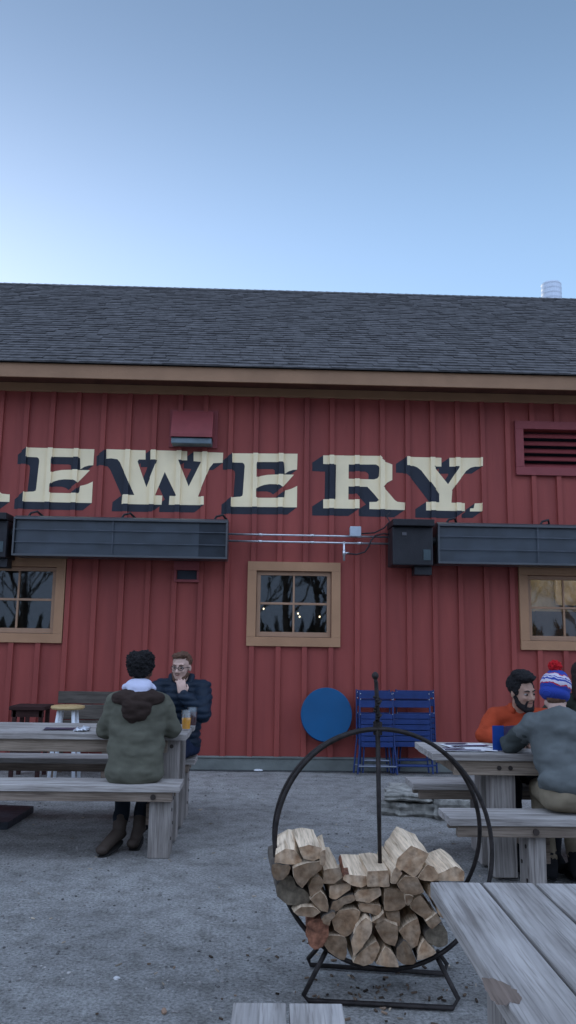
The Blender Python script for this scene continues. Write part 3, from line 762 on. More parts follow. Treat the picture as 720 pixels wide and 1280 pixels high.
# the large brown knot on the edge board
kn = at_z(628, 1241, .76)
mb = MB(); K = []
kq = ((0,0),(14,1),(30,7),(44,16),(51,27),(46,33),(36,30),(30,36),(20,33),(12,28),(4,14)); kl = []
for i in range(len(kq)):
    for j in range(5):
        t = j/5; q0 = kq[i]; q1 = kq[(i+1)%len(kq)]; xx = q0[0]*(1-t)+q1[0]*t; yy = q0[1]*(1-t)+q1[1]*t
        kl.append(at_z(602+xx+2.2*noise.noise(Vector((xx*.35,yy*.35,2))), 1222+yy+2.2*noise.noise(Vector((xx*.35,yy*.35,8))), .7609))
Mi = (Matrix.Translation(ct - ax*L_n) @ Matrix.Rotation(rzn,4,'Z')).inverted()
mb.addm([Mi@p for p in kl], [tuple(range(len(kl)))])
mb.build('knot_stain', wood('brown_knot', (.21,.16,.13), (.07,.05,.04), axis='X', knots=False), near)['label'] = 'brown oval knot'

# ------------------------------------------------------------------ things along the wall
# bar stools
def stool(px0, px1, py, Y, mats, label, square):
    a = at_y(px0, py, Y); b = at_y(px1, py, Y); wd = b.x-a.x; zt = a.z
    root = empty('bar_stool', ((a.x+b.x)/2, Y, 0)); tag(root, label, 'stool')
    mb = MB()
    if square: mb.box((-wd/2,-wd/2,zt-.04),(wd/2,wd/2,zt))
    else: mb.lathe([(wd/2-.012,zt-.035),(wd/2,zt-.02),(wd/2-.004,zt-.004),(wd/2-.02,zt)], n=32)
    mb.build('seat', mats[0], root, bevel=.006 if square else 0, smooth=False)
    h = wd/2
    for sx in (-1,1):
        for sy in (-1,1):
            mb = MB()
            if square: mb.box((sx*(h-.05)-.02,sy*(h-.05)-.02,0),(sx*(h-.05)+.02,sy*(h-.05)+.02,zt-.041))
            else: mb.tube([(sx*h*.42,sy*h*.42,zt-.036),(sx*h*.60,sy*h*.60,zt*.5),(sx*h*.74,sy*h*.74,0)], [.018,.021,.016], 12)
            mb.build('leg', mats[1], root, bevel=.004 if square else 0, smooth=not square)
    mb = MB()
    if square:
        for a_, b_ in (((-h+.02,-h+.03,zt-.11),(h-.02,-h+.055,zt-.041)), ((-h+.05,-h+.04,.25),(h-.05,-h+.06,.285)), ((-h+.05,h-.06,.25),(h-.05,h-.04,.285)), ((-.02,-h+.035,.286),(.02,-h+.055,zt-.111))):
            mb = MB(); mb.box(a_, b_); mb.build('rung', mats[1], root)
    else:
        for z, k in ((.22,.68),(.34,.66)):
            e = h*k
            for a_, b_ in (((-e,-e,z),(e,-e,z)), ((-e,e,z),(e,e,z)), ((-e,-e,z+.05),(-e,e,z+.05)), ((e,-e,z+.05),(e,e,z+.05))):
                mb = MB(); mb.tube([a_, b_], .010, 8); mb.build('rung', mats[1], root)
stool(18, 62, 881, 8.75, (m_brn, m_brn), 'dark brown square wooden bar stool by the wall behind the left table', True)
stool(64, 106, 881.5, 8.35, (m_seatw, m_white), 'round pale wood bar stool with white painted legs', False)
# grey timber bench with plank back
a = at_y(73, 864, 9.1); b = at_y(150, 866, 9.1)
bnch = empty('wooden_bench', ((a.x+b.x)/2+.0, 9.05, 0)); tag(bnch, 'dark weathered plank bench with a high back against the wall behind the white stool', 'bench')
hw = (b.x-a.x)/2
mb = MB(); zt = a.z
mb.plank((-hw,.05,zt-.13),(hw,.09,zt)); mb.plank((-hw+.01,.05,zt-.30),(hw-.01,.09,zt-.14)); mb.plank((-hw+.01,.05,zt-.46),(hw-.01,.09,zt-.31))
mb.build('backrest', wood('old_grey_board', (.115,.10,.085), (.05,.042,.036)), bnch, bevel=.004)
mb = MB(); mb.plank((-hw,-.36,.40),(hw,-.17,.44)); mb.plank((-hw,-.16,.40),(hw,.045,.44)); mb.build('seat', m_bwood, bnch, bevel=.004)
for sx in (-1,1):
    for y in (-.33,.0):
        mb = MB(); mb.box((sx*(hw-.06)-.035,y,0),(sx*(hw-.06)+.035,y+.04,.399)); mb.build('leg', m_bwood, bnch, bevel=.003)
# dark slab under left table
a = at_z(0, 1036, .0); b = at_z(40, 1014, .06)
slab = MB(); p0 = at_z(-60,1040,0); p1 = at_z(10,1037,0); p2 = at_z(42,1016,0); p3 = at_z(-60,1012,0)
q = [p0,p1,p2,p3]; slab.addm([(p.x,p.y,.0) for p in q]+[(p.x,p.y,.055) for p in q], [(0,1,2,3),(4,5,6,7),(0,1,5,4),(1,2,6,5),(2,3,7,6),(3,0,4,7)])
tag(slab.build('paving_slab', simple('wet_slate', (.035,.04,.05), .5, var=.5, nscale=9, bump=.6, bscale=20), bevel=.006), 'flat dark slate slab on the dirt under the left picnic table', 'slab')

# round blue disc table leaning on the wall
a = at_y(376, 893, 9.2); b = at_y(440, 893, 9.2); t_ = at_y(408, 859.5, 9.2); bt = at_y(408, 927, 9.2)
rd = empty('folded_table', ((a.x+b.x)/2, 9.20, (t_.z+bt.z)/2), rot=(math.radians(-7),0,0)); tag(rd, 'round bright blue folding table top tilted flat against the red wall', 'table')
R1 = (b.x-a.x)/2; R2 = (t_.z-bt.z)/2
mb = MB(); pr = []
N = 64
vs = [(R1*math.cos(2*PI*k/N), y, R2*math.sin(2*PI*k/N)) for y in (-.012,.012) for k in range(N)]
mb.addm(vs, [tuple(range(N)), tuple(range(N,2*N))]+[(k,(k+1)%N,N+(k+1)%N,N+k) for k in range(N)])
mb.build('tabletop', m_disc, rd, bevel=.004)
mb = MB(); mb.tube([((R1-.01)*math.cos(2*PI*k/N), .02, (R2-.01)*math.sin(2*PI*k/N)-.006) for k in range(N)], .012, 8, closed=True); mb.build('rim', m_blue, rd, smooth=True)
mb = MB(); mb.tube([(-.12,.05,.2),(-.12,.05,-.2)], .009, 8); mb.tube([(.12,.05,.2),(.12,.05,-.2)], .009, 8); mb.tube([(-.12,.05,.15),(.12,.05,.15)], .009, 8); mb.tube([(-.12,.05,-.2),(.12,.05,-.2)], .009, 8); mb.build('folded_legs', m_blue, rd)

def folding_chair(px0, px1, pyt, pyb, Y, label, spread, n=1, tilt=6):
    a = at_y(px0, pyt, Y); b = at_y(px1, pyt, Y); H = a.z/math.cos(math.radians(tilt)); wd = b.x-a.x
    root = empty('folding_chair', ((a.x+b.x)/2, Y-.02, 0), rot=(math.radians(-tilt),0,0)); tag(root, label, 'chair')
    h = wd/2
    for s in (-1,1):
        mb = MB(); mb.tube([(s*(h+spread),-.02,.02),(s*(h-.01),-.01,H*.42),(s*(h-.012),0,H)], .017, 8, flat=.6); mb.build('frame_rail', m_blue, root)
        mb = MB(); mb.tube([(s*(h-.035-spread*.3),.03,.03),(s*(h-.06),.04,H*.35),(s*(h-.035),.035,H*.62)], .016, 8, flat=.6); mb.build('leg', m_blue, root)
        for z in (H-.03, H*.9, H*.72):
            mb = MB(); mb.tube([(s*(h-.02),-.028,z),(s*(h-.02),-.02,z)], .006, 8); mb.build('rivet', m_galv, root)
    mb = MB()
    for z in (H-.085, H-.18): mb.box((-h+.012,-.014,z),(h-.012,-.004,z+.076))
    mb.build('backrest', m_blue, root, bevel=.003)
    mb = MB(); z = H-.245
    for i in range(6): mb.box((-h+.02,-.03,z-.056),(h-.02,-.018,z-.004)); z -= .060
    mb.box((-h+.03,-.018,z),(-h+.05,-.004,H-.25)); mb.box((h-.05,-.018,z),(h-.03,-.004,H-.25))
    mb.build('seat', m_blue, root, bevel=.003)
    mb = MB(); mb.tube([(-h-spread*.6,-.025,.10),(h+spread*.6,-.025,.10)], .010, 8); mb.tube([(-h+.04,.035,.16),(h-.04,.035,.16)], .010, 8); mb.build('stretcher', m_blue if not spread else simple('worn_steel', (.16,.18,.22), .4, metal=.6), root)
    return root
folding_chair(445, 489, 862, 960, 9.12, 'rear blue slatted folding chair against the wall, nearest the round blue tabletop', .03, tilt=5)
folding_chair(494.5, 544, 862, 962, 9.16, 'outer blue slatted folding chair at the wall, the one closest to the right table', .0, tilt=4)
folding_chair(449, 493, 864, 962, 9.02, 'front blue slatted folding chair of the pair beside the round tabletop', .02, tilt=5.5)
folding_chair(490, 539, 864, 962, 9.08, 'blue slatted folding chair folded in front of another at the wall', .0, tilt=5)

# flat stones
def rock(name, pts, z0, z1, label):
    q = [at_z(a,b,z0) for a,b in pts]; bm = bmesh.new()
    n = len(q); c = sum(q, Vector())/n
    # outline refined
    ring = []
    for i in range(n):
        for k in range(9):
            p = q[i].lerp(q[(i+1)%n], k/9); p = p + (p-c).normalized()*(.06*round(noise.noise(p*9)*3)/3+.02*noise.noise(p*30)); ring.append(p)
    layers = []
    for (s, z) in ((.97,z0),(1.03,z0+(z1-z0)*.25),(.98,z0+(z1-z0)*.5),(1.01,z0+(z1-z0)*.8),(.99,z1),(.7,z1+.003),(.35,z1+.002)):
        layers.append([bm.verts.new(((c+(p-c)*(s+.03*noise.noise(p*9+Vector((0,0,z*20))))).to_2d().to_3d() + Vector((0,0,z + .016*noise.noise(p*8+Vector((s*3,0,0))))))) for p in ring])
    N = len(ring)
    for a, b in zip(layers, layers[1:]):
        for i in range(N): bm.faces.new((a[i], a[(i+1)%N], b[(i+1)%N], b[i]))
    bm.faces.new(layers[-1]); bm.faces.new(list(reversed(layers[0])))
    me = bpy.data.meshes.new(name); bm.to_mesh(me); bm.free(); me.materials.append(m_stone)
    o = bpy.data.objects.new(name, me); C.objects.link(o); tag(o, label, 'stone'); return o
rock('flat_stone', ((478,1019),(548,1024),(556,1004),(490,1000)), 0, .11, 'thick lower stone block on the ground left of the right picnic table')
rock('flat_stone', ((480,1001),(540,1003),(552,990),(486,986)), .125, .18, 'thin pale flat stone resting on the block by the right picnic table')
rock('boulder', ((540,1026),(600,1028),(604,1006),(556,1003)), 0, .17, 'rough boulder under the far bench of the right picnic table')

# ------------------------------------------------------------------ firewood hoop
HY = 3.60
hc = at_y(475.5, 1046, HY); HR = .455; HZ = 1.42-.1025*HY-HR
hoop = empty('firewood_rack', (hc.x, HY, 0)); tag(hoop, 'tall round black iron hoop rack holding split firewood', 'firewood rack')
def hoop_pts(sg, N=96):
    pts = []
    for k in range(N):
        t = 2*PI*k/N; x = HR*math.sin(t); z = HZ+HR*math.cos(t)
        y = sg*(.012 + .165*(HZ+HR-z)/(2*HR)); pts.append((x, y, z))
    return pts
for sg in (-1,1):
    mb = MB(); mb.tube(hoop_pts(sg), .0095, 10, closed=True); mb.build('hoop', m_iron, hoop, smooth=True)
mb = MB(); tz = HZ+HR
pt = at_y(469, 842, HY)
mb.tube([(-.012,0,tz-.04),(-.010,0,tz+.06),(pt.x-hc.x+.004,0,pt.z-.04),(pt.x-hc.x,0,pt.z-.02)], [.009,.010,.009,.008], 10)
for i in range(14):
    z = tz-.02+.012*i; mb.tube([(-.018+.010*math.sin(i*1.3),-.011,z),(-.004+.010*math.sin(i*1.3),.011,z+.008)], .006, 6)
mb.build('handle_post', m_iron, hoop, smooth=True)
mb = MB(); mb.lathe([(.004,-.018),(.013,-.010),(.016,0),(.013,.010),(.004,.018)], (pt.x-hc.x,0,pt.z-.01), 14); mb.build('finial', m_iron, hoop, smooth=True)
for sg in (-1,1):
    mb = MB(); mb.tube([(-.010+.004*sg,sg*.012,tz),( -.006+.010*sg,sg*.06,tz-.30),(.0+.012*sg,sg*.10,.30)], .0085, 8); mb.build('centre_rod', m_iron, hoop, smooth=True)
mb = MB(); mb.tube([(-.010,0,tz-.025),(-.010,0,tz+.03)], .02, 10); mb.build('collar', m_iron, hoop)
for k, lst in enumerate((((409,1186),(379.5,1244),(386,1251),(566,1260),(573,1254),(545,1194)), ((396,1186),(385.5,1198),(388,1206),(556,1217),(558.5,1207),(547,1189)))):
    zs_ = (.20,.015,.014,.014,.015,.20) if k == 0 else (.19,.03,.014,.014,.03,.19)
    pts = [at_z(a,b,z) - Vector((hc.x,HY,0)) for (a,b),z in zip(lst, zs_)]
    yb = pts[2].y
    for i in (0,5): pts[i] = at_y(*lst[i], HY+(-.15 if k == 0 else .15)) - Vector((hc.x,HY,0))
    for i in (1,4): pts[i] = at_y(*lst[i], HY+yb*.98) - Vector((hc.x,HY,0)); pts[i].z = max(pts[i].z, .02)
    mb = MB(); mb.tube(pts, .010, 10); mb.build('foot_frame', m_iron, hoop, smooth=True)
for sx in (-.11, .11):
    mb = MB(); zz = HZ - math.sqrt(HR**2-sx**2)+.012; mb.tube([(sx,-.17,zz),(sx,.17,zz)], .009, 8); mb.build('cross_bar', m_iron, hoop, smooth=True)

# logs
def endgrain():
    m, nt, b = nm('cut_log_end'); L = nt.links
    mp = coords(nt, (1,.1,1), tone=True)
    wv = add(nt, 'ShaderNodeTexWave', wave_type='RINGS'); wv.inputs['Scale'].default_value = 26; wv.inputs['Distortion'].default_value = 3; wv.inputs['Detail'].default_value = 4
    L.new(mp.outputs[0], wv.inputs['Vector'])
    r_ = ramp(nt, [(.3,(.22,.135,.080)),(.5,(.29,.20,.13)),(.7,(.33,.25,.18))]); nr = add(nt, 'ShaderNodeTexNoise'); nr.inputs['Scale'].default_value = 11; nr.inputs['Detail'].default_value = 5; nr.inputs['Distortion'].default_value = 1.5; L.new(mp.outputs[0], nr.inputs['Vector']); L.new(nr.outputs['Fac'], r_.inputs[0])
    n = add(nt, 'ShaderNodeTexNoise'); n.inputs['Scale'].default_value = 45; n.inputs['Detail'].default_value = 8; L.new(mp.outputs[0], n.inputs['Vector'])
    r2 = ramp(nt, [(.3,(.5,.47,.44)),(.62,(1.08,1.06,1.02))]); L.new(n.outputs['Fac'], r2.inputs[0])
    mx = add(nt, 'ShaderNodeMix', data_type='RGBA', blend_type='MULTIPLY'); mx.inputs[0].default_value = .85; L.new(r_.outputs[0], mx.inputs[6]); L.new(r2.outputs[0], mx.inputs[7])
    at = add(nt, 'ShaderNodeAttribute', attribute_name='tone'); mr = add(nt, 'ShaderNodeMapRange'); mr.inputs['To Min'].default_value = .52; mr.inputs['To Max'].default_value = 1.7
    L.new(at.outputs['Fac'], mr.inputs[0]); vm = add(nt, 'ShaderNodeVectorMath', operation='SCALE'); L.new(mx.outputs[2], vm.inputs[0]); L.new(mr.outputs[0], vm.inputs['Scale'])
    L.new(vm.outputs[0], b.inputs['Base Color']); b.inputs['Roughness'].default_value = .85; b.inputs['Specular IOR Level'].default_value = .2
    bp = add(nt, 'ShaderNodeBump'); bp.inputs['Strength'].default_value = .6; bp.inputs['Distance'].default_value = .006; L.new(n.outputs['Fac'], bp.inputs['Height']); L.new(bp.outputs[0], b.inputs['Normal'])
    return m
m_end = endgrain()
m_split = wood('split_log_side', (.70,.55,.39), (.42,.30,.19), axis='Y', knots=False)
m_bark = simple('grey_bark', (.10,.085,.07), .95, var=.6, nscale=18, bump=1, bscale=40, stretch=(1,.35,1))
m_barkr = simple('orange_brown_bark', (.20,.085,.05), .9, var=.75, nscale=32, bump=.8, bscale=50, stretch=(1,.35,1))
m_barkg = simple('mossy_grey_log_end', (.13,.105,.075), .9, var=.5, nscale=30, bump=.6)
FY = HY-.20
lc = lambda x,y: (330+x/2.667, 1020+y/2.667)
LOGS = [
 ([(34,156),(38,130),(72,110),(100,114),(128,150),(112,161)], 'S', 1, 'leftmost topmost split log, its pale top tilted up against the hoop'),
 ([(131,142),(116,104),(150,98),(190,106),(192,140),(165,149)], 'S', .9, 'second split log from the left on top of the pile, peaked and pale'),
 ([(186,160),(187,120),(205,112),(206,146),(200,165)], 'S', .6, 'thin sliver of split wood on top beside the second log'),
 ([(30,205),(27,163),(62,164),(90,172),(62,213)], 'B', .15, 'dark bark covered log wedged at the hoop below the leftmost top log'),
 ([(95,175),(128,160),(188,152),(193,178),(155,207),(127,242),(98,207)], 'S', .25, 'broad greyish split log below the two upper left logs'),
 ([(40,250),(58,215),(88,197),(107,235),(150,260),(148,290),(102,299),(60,282)], 'G', .1, 'round mossy grey log end touching the left of the hoop'),
 ([(150,238),(160,207),(184,203),(200,222),(192,245),(155,268)], 'S', .35, 'small brown split log right of the mossy round log'),
 ([(152,278),(188,250),(216,282),(213,322),(190,316)], 'S', .4, 'small wedge of wood pointing up just below the small brown log'),
 ([(98,322),(125,303),(168,303),(188,321),(162,337),(110,335)], 'S', .4, 'thin flat slice lying under the mossy round log'),
 ([(143,380),(150,354),(180,345),(207,352),(216,372),(207,418),(180,446),(156,436),(145,410)], 'R', .5, 'log with orange brown bark at the lower left edge of the pile'),
 ([(195,405),(215,398),(270,400),(276,420),(279,458),(268,482),(235,468),(200,432)], 'S', .25, 'dark broad split log right of the orange barked log at the bottom'),
 ([(199,226),(200,182),(250,170),(263,204),(235,226)], 'S', .45, 'squarish split log with long pale top left of the reddish barked one'),
 ([(262,212),(270,196),(300,196),(345,202),(349,226),(325,238),(290,230)], 'S', 1, 'very pale curved log with reddish bark along its left flank on top'),
 ([(217,272),(219,232),(290,226),(287,246),(240,279)], 'S', .8, 'tan block of wood just under the pale curved log'),
 ([(344,236),(346,184),(415,180),(418,234)], 'S', .75, 'square ended split log at the top middle beneath the iron rods'),
 ([(424,226),(426,192),(440,170),(462,190),(440,226)], 'S', .6, 'narrow log squeezed left of the tall tilted log'),
 ([(436,186),(446,142),(490,97),(550,126),(520,188),(500,206),(460,182)], 'S', .95, 'largest tilted split log standing highest on the pile'),
 ([(570,216),(582,192),(640,166),(669,186),(668,218)], 'S', 1, 'pale peaked log at the right end of the top by the table'),
 ([(514,206),(545,158),(566,168),(582,210),(562,219),(530,216)], 'S', .7, 'tan wedge between the highest log and the pale peaked one'),
 ([(226,292),(245,280),(298,260),(303,282),(270,296),(225,325)], 'B', .3, 'flaking bark strip log on the left of the middle row'),
 ([(302,264),(318,247),(388,238),(391,264),(350,290),(306,284)], 'S', .9, 'bright tan flat topped log in the middle row'),
 ([(316,304),(324,292),(350,293),(388,300),(388,335),(325,318)], 'S', .5, 'thin log directly below the bright tan flat topped log'),
 ([(400,256),(402,242),(430,241),(465,250),(476,275),(471,300),(440,319),(402,314)], 'S', .35, 'broad greyish log just right of the middle row centre'),
 ([(444,226),(470,200),(512,206),(534,254),(500,265),(455,250)], 'S', .3, 'dark grey brown log directly under the highest log'),
 ([(487,292),(522,263),(562,320),(542,347),(492,312)], 'S', .35, 'diamond shaped brown log on the right of the middle row'),
 ([(404,320),(438,318),(452,316),(453,368),(412,352)], 'S', .3, 'narrow dim log below the broad greyish log'),
 ([(538,352),(575,326),(592,350),(560,377)], 'S', .3, 'small brown log tucked near the table corner'),
 ([(548,230),(590,225),(602,262),(575,292),(550,268)], 'S', .5, 'log under the pale peaked one, half hidden by the table'),
 ([(224,350),(250,315),(298,308),(322,318),(318,342),(290,395),(266,401),(236,381)], 'S', .55, 'large tan fan shaped log in the lower left middle'),
 ([(300,468),(290,420),(308,370),(340,337),(361,352),(357,390),(327,440)], 'S', .85, 'tall curved pale log standing upright at the lower centre'),
 ([(369,368),(386,345),(446,365),(448,410),(436,434),(400,420)], 'S', .35, 'brown split log right of the tall curved pale one'),
 ([(449,386),(480,355),(512,343),(523,388),(512,430),(490,447)], 'S', .6, 'tan shield shaped log in the lower right'),
 ([(533,398),(550,374),(600,368),(614,410),(600,436),(560,430)], 'G', .3, 'dark rounded log at the lower right by the hoop'),
 ([(508,482),(518,440),(536,414),(573,455),(552,472)], 'S', .9, 'light orange tan triangle of wood at the bottom right'),
 ([(440,462),(455,426),(475,420),(508,488),(480,496),(450,482)], 'B', .1, 'nearly black log standing at the bottom right of centre'),
 ([(373,494),(405,434),(440,468),(448,503),(410,504)], 'S', .85, 'tan triangular log resting at the bottom centre'),
 ([(298,488),(318,455),(375,418),(387,440),(362,492),(332,500)], 'S', .6, 'rounded tan log at the bottom left of centre'),
 ([(360,355),(365,350),(385,338),(400,322),(400,345),(380,362)], 'S', .2, 'thin dark stick between the lower middle logs'),
 ([(190,345),(215,325),(238,322),(222,352),(216,366)], 'B', .3, 'small bark chunk above the orange barked log'),
 ([(470,262),(500,268),(485,296),(476,300)], 'S', .2, 'narrow dark splinter between the greyish and diamond logs'),
 ([(575,290),(600,275),(612,320),(596,345),(578,322)], 'S', .6, 'thin tan log touching the corner of the near table'),
]
for i, (poly, kind, tone, lab) in enumerate(LOGS):
    rs = random.Random(i*13+5); fy = FY + rs.uniform(-.025,.025); ln = rs.uniform(.28,.32)
    P_ = [at_y(*lc(a,b), fy) for a,b in poly]; c = sum(P_, Vector())/len(P_)
    # refine outline with gentle irregularity
    ring = []
    n = len(P_)
    for k in range(n):
        a, b = P_[k], P_[(k+1)%n]; m_ = max(2, int((b-a).length/.02))
        for j in range(m_):
            t = j/m_; p = a.lerp(b, t)
            bulge = (.0015 if kind in 'S' else .007)*math.sin(PI*t)
            p = p + (p-c).normalized()*(bulge + .0022*noise.noise(p*40+Vector((i,0,0))) - .0006)
            # soften corners a little
            if j == 0: pass
            ring.append(p)
    N = len(ring); rot = rs.uniform(-.10,.10); mb = MB(); vs = []; S_ = 6
    sh = Vector((rs.uniform(-.02,.02), 0, rs.uniform(-.012,.012)))
    for s_ in range(S_+1):
        f_ = s_/S_; Rm = Matrix.Rotation(rot*f_, 3, 'Y')
        for q_, p in enumerate(ring):
            d_ = (p-c); v = c + Rm@(d_*(1+.07*f_*(1+noise.noise(Vector((i,q_*.3,0)))))) + sh*f_ + Vector((0, ln*f_, 0))
            v += d_.normalized()*.005*noise.noise(Vector((p.x*30, f_*6+i, p.z*30)))
            if s_ == 0: v.y += .004*noise.noise(Vector((p.x*14,i,p.z*14)))
            vs.append(v-Vector((c.x,c.y,c.z)))
    fc = [tuple(range(N))]; bk = [tuple(S_*N+k for k in range(N))]
    sd = [(s_*N+k, s_*N+(k+1)%N, (s_+1)*N+(k+1)%N, (s_+1)*N+k) for s_ in range(S_) for k in range(N)]
    mb.addm(vs, fc+bk, tone, 0)
    o_ = 0
    lowf = [];
    for f_ in sd:
        zz = sum(vs[k].z for k in f_)/4; xx = sum(vs[k].x for k in f_)/4
        bark = (kind in 'BRG') or (lab.startswith('very pale curved') and xx < -.03) or (i % 4 == 1 and zz < -.01)
        mb.f.append(list(f_)); mb.t.append(tone if not bark else .5); mb.mi.append(2 if bark else 1)
    me_m = [m_end if kind in 'SB' else (m_barkr if kind == 'R' else m_barkg), m_split, m_barkr if (kind == 'R' or lab.startswith('very pale curved')) else m_bark]
    o = mb.build('firewood_log', me_m, loc=c)
    tag(o, lab, 'log', 'split logs stacked in the iron hoop')

# bark crumbs and splinters shed under and round the rack
db = MB(); rs = random.Random(11)
for i in range(110):
    a_ = rs.uniform(0, 6.28); r_ = abs(rs.gauss(0, .38)); x = hc.x + r_*math.cos(a_)*1.3; y = HY + r_*math.sin(a_); l = rs.uniform(.004,.013)
    M = Matrix.Translation((x,y,.005)) @ Matrix.Rotation(rs.uniform(0,6.3),4,'Z') @ Matrix.Rotation(rs.uniform(-.4,.4),4,'Y')
    db.box((-l,-l*rs.uniform(.2,.6),-.002),(l,l*rs.uniform(.2,.6),.004), M=M)
tag(db.build('bark_crumbs', simple('bark_crumb', (.12,.085,.06), .95, var=.6, bump=0, tone=.8)), 'crumbs of bark and splinters on the dirt under the firewood hoop', 'bark crumbs', kind='stuff')

# ------------------------------------------------------------------ people
class Blob:
    def __init__(s): s.bm = bmesh.new(); s.X = Matrix.Identity(4)
    def e(s, c, r, rot=(0,0,0), sub=3):
        M = s.X @ Matrix.Translation(c) @ Euler(rot).to_matrix().to_4x4() @ Matrix.Diagonal((*r, 1))
        bmesh.ops.create_icosphere(s.bm, subdivisions=sub, radius=1, matrix=M); return s
    def c(s, p0, p1, r0, r1, flat=(1,1)):
        p0 = Vector(p0); p1 = Vector(p1); d_ = p1-p0; L_ = d_.length
        q = d_.to_track_quat('Z','Y').to_matrix().to_4x4()
        n = max(2, int(L_/(min(r0,r1)*.5))+1)
        # frustum + end spheres
        M = s.X @ Matrix.Translation((p0+p1)/2) @ q
        bmesh.ops.create_cone(s.bm, cap_ends=True, segments=20, radius1=r0, radius2=r1, depth=L_, matrix=M)
        s.e(p0, (r0,)*3); s.e(p1, (r1,)*3); return s
    def chain(s, pts, rs):
        for i in range(len(pts)-1): s.c(pts[i], pts[i+1], rs[i], rs[i+1])
        return s
    def build(s, name, mat, parent, voxel=.012, smooth=4, disp=0, dscale=.12, fine=0):
        me = bpy.data.meshes.new(name); s.bm.to_mesh(me); s.bm.free()
        o = bpy.data.objects.new(name, me); C.objects.link(o)
        m = o.modifiers.new('r', 'REMESH'); m.mode = 'VOXEL'; m.voxel_size = voxel
        if smooth: m = o.modifiers.new('s', 'SMOOTH'); m.iterations = smooth; m.factor = .5
        dg = bpy.context.evaluated_depsgraph_get(); me2 = bpy.data.meshes.new_from_object(o.evaluated_get(dg))
        o.modifiers.clear(); o.data = me2; me2.name = name; bpy.data.meshes.remove(me)
        if disp or fine:
            sd = Vector((random.random()*50,)*3)
            nn = [v.normal.copy() for v in me2.vertices]
            for v, n_ in zip(me2.vertices, nn):
                p = v.co
                dd = disp*(noise.noise(Vector((p.x/dscale, p.y/dscale, p.z/dscale*1.8))+sd) - .5*abs(noise.noise(Vector((p.x/dscale*1.7, p.y/dscale*1.7, p.z/dscale*3.2))+sd))) if disp else 0
                if fine: dd += fine*noise.noise(p*95+sd)
                v.co = p + n_*dd
        me2.materials.clear(); me2.materials.append(mat)
        me2.polygons.foreach_set('use_smooth', [True]*len(me2.polygons))
        o.parent = parent; return o
def skin_mat(name, col):
    m = simple(name, col, .5, var=.10, nscale=25, bump=.08, bscale=200); return m
def hand(B, wrist, dirv_, palm_n, curl, side, s=1.0, spread=.012):
    """palm + five fingers appended to body blob. dirv_: towards fingertips, palm_n: palm facing direction"""
    dirv_ = Vector(dirv_).normalized(); pn = Vector(palm_n); pn = (pn - dirv_*pn.dot(dirv_)).normalized(); sd = dirv_.cross(pn)*side
    w_ = Vector(wrist)
    M = Matrix((sd, dirv_, pn)).transposed().to_4x4(); M.translation = w_
    old = B.X; 
    X0 = old @ M; B.X = X0
    B.e((0,.045*s,0), (.040*s,.050*s,.015*s)); B.c((-.026*s,.02*s,0),(-.028*s,.08*s,0),.012*s,.011*s); B.c((.026*s,.02*s,0),(.028*s,.08*s,0),.012*s,.011*s)
    for i, (x, l) in enumerate(((-.030,.070),(-.010,.082),(.010,.077),(.029,.060))):
        p = Vector((x*s, .085*s, 0)); a = 0
        for j, fr in enumerate((.45,.30,.25)):
            a += curl*(.7 if j == 0 else 1.0)
            q = p + Vector((x*.12*s, math.cos(a)*l*fr*s, math.sin(a)*l*fr*s)); r = (.0090,.0082,.0074,.0066)
            B.c(p, q, r[j]*s, r[j+1]*s); p = q
    B.c((-.030*s,.02*s,.004), (-.052*s,.05*s,.018*s), .013*s, .010*s); B.c((-.052*s,.05*s,.018*s), (-.050*s,.078*s,.034*s), .010*s, .008*s)
    B.X = old

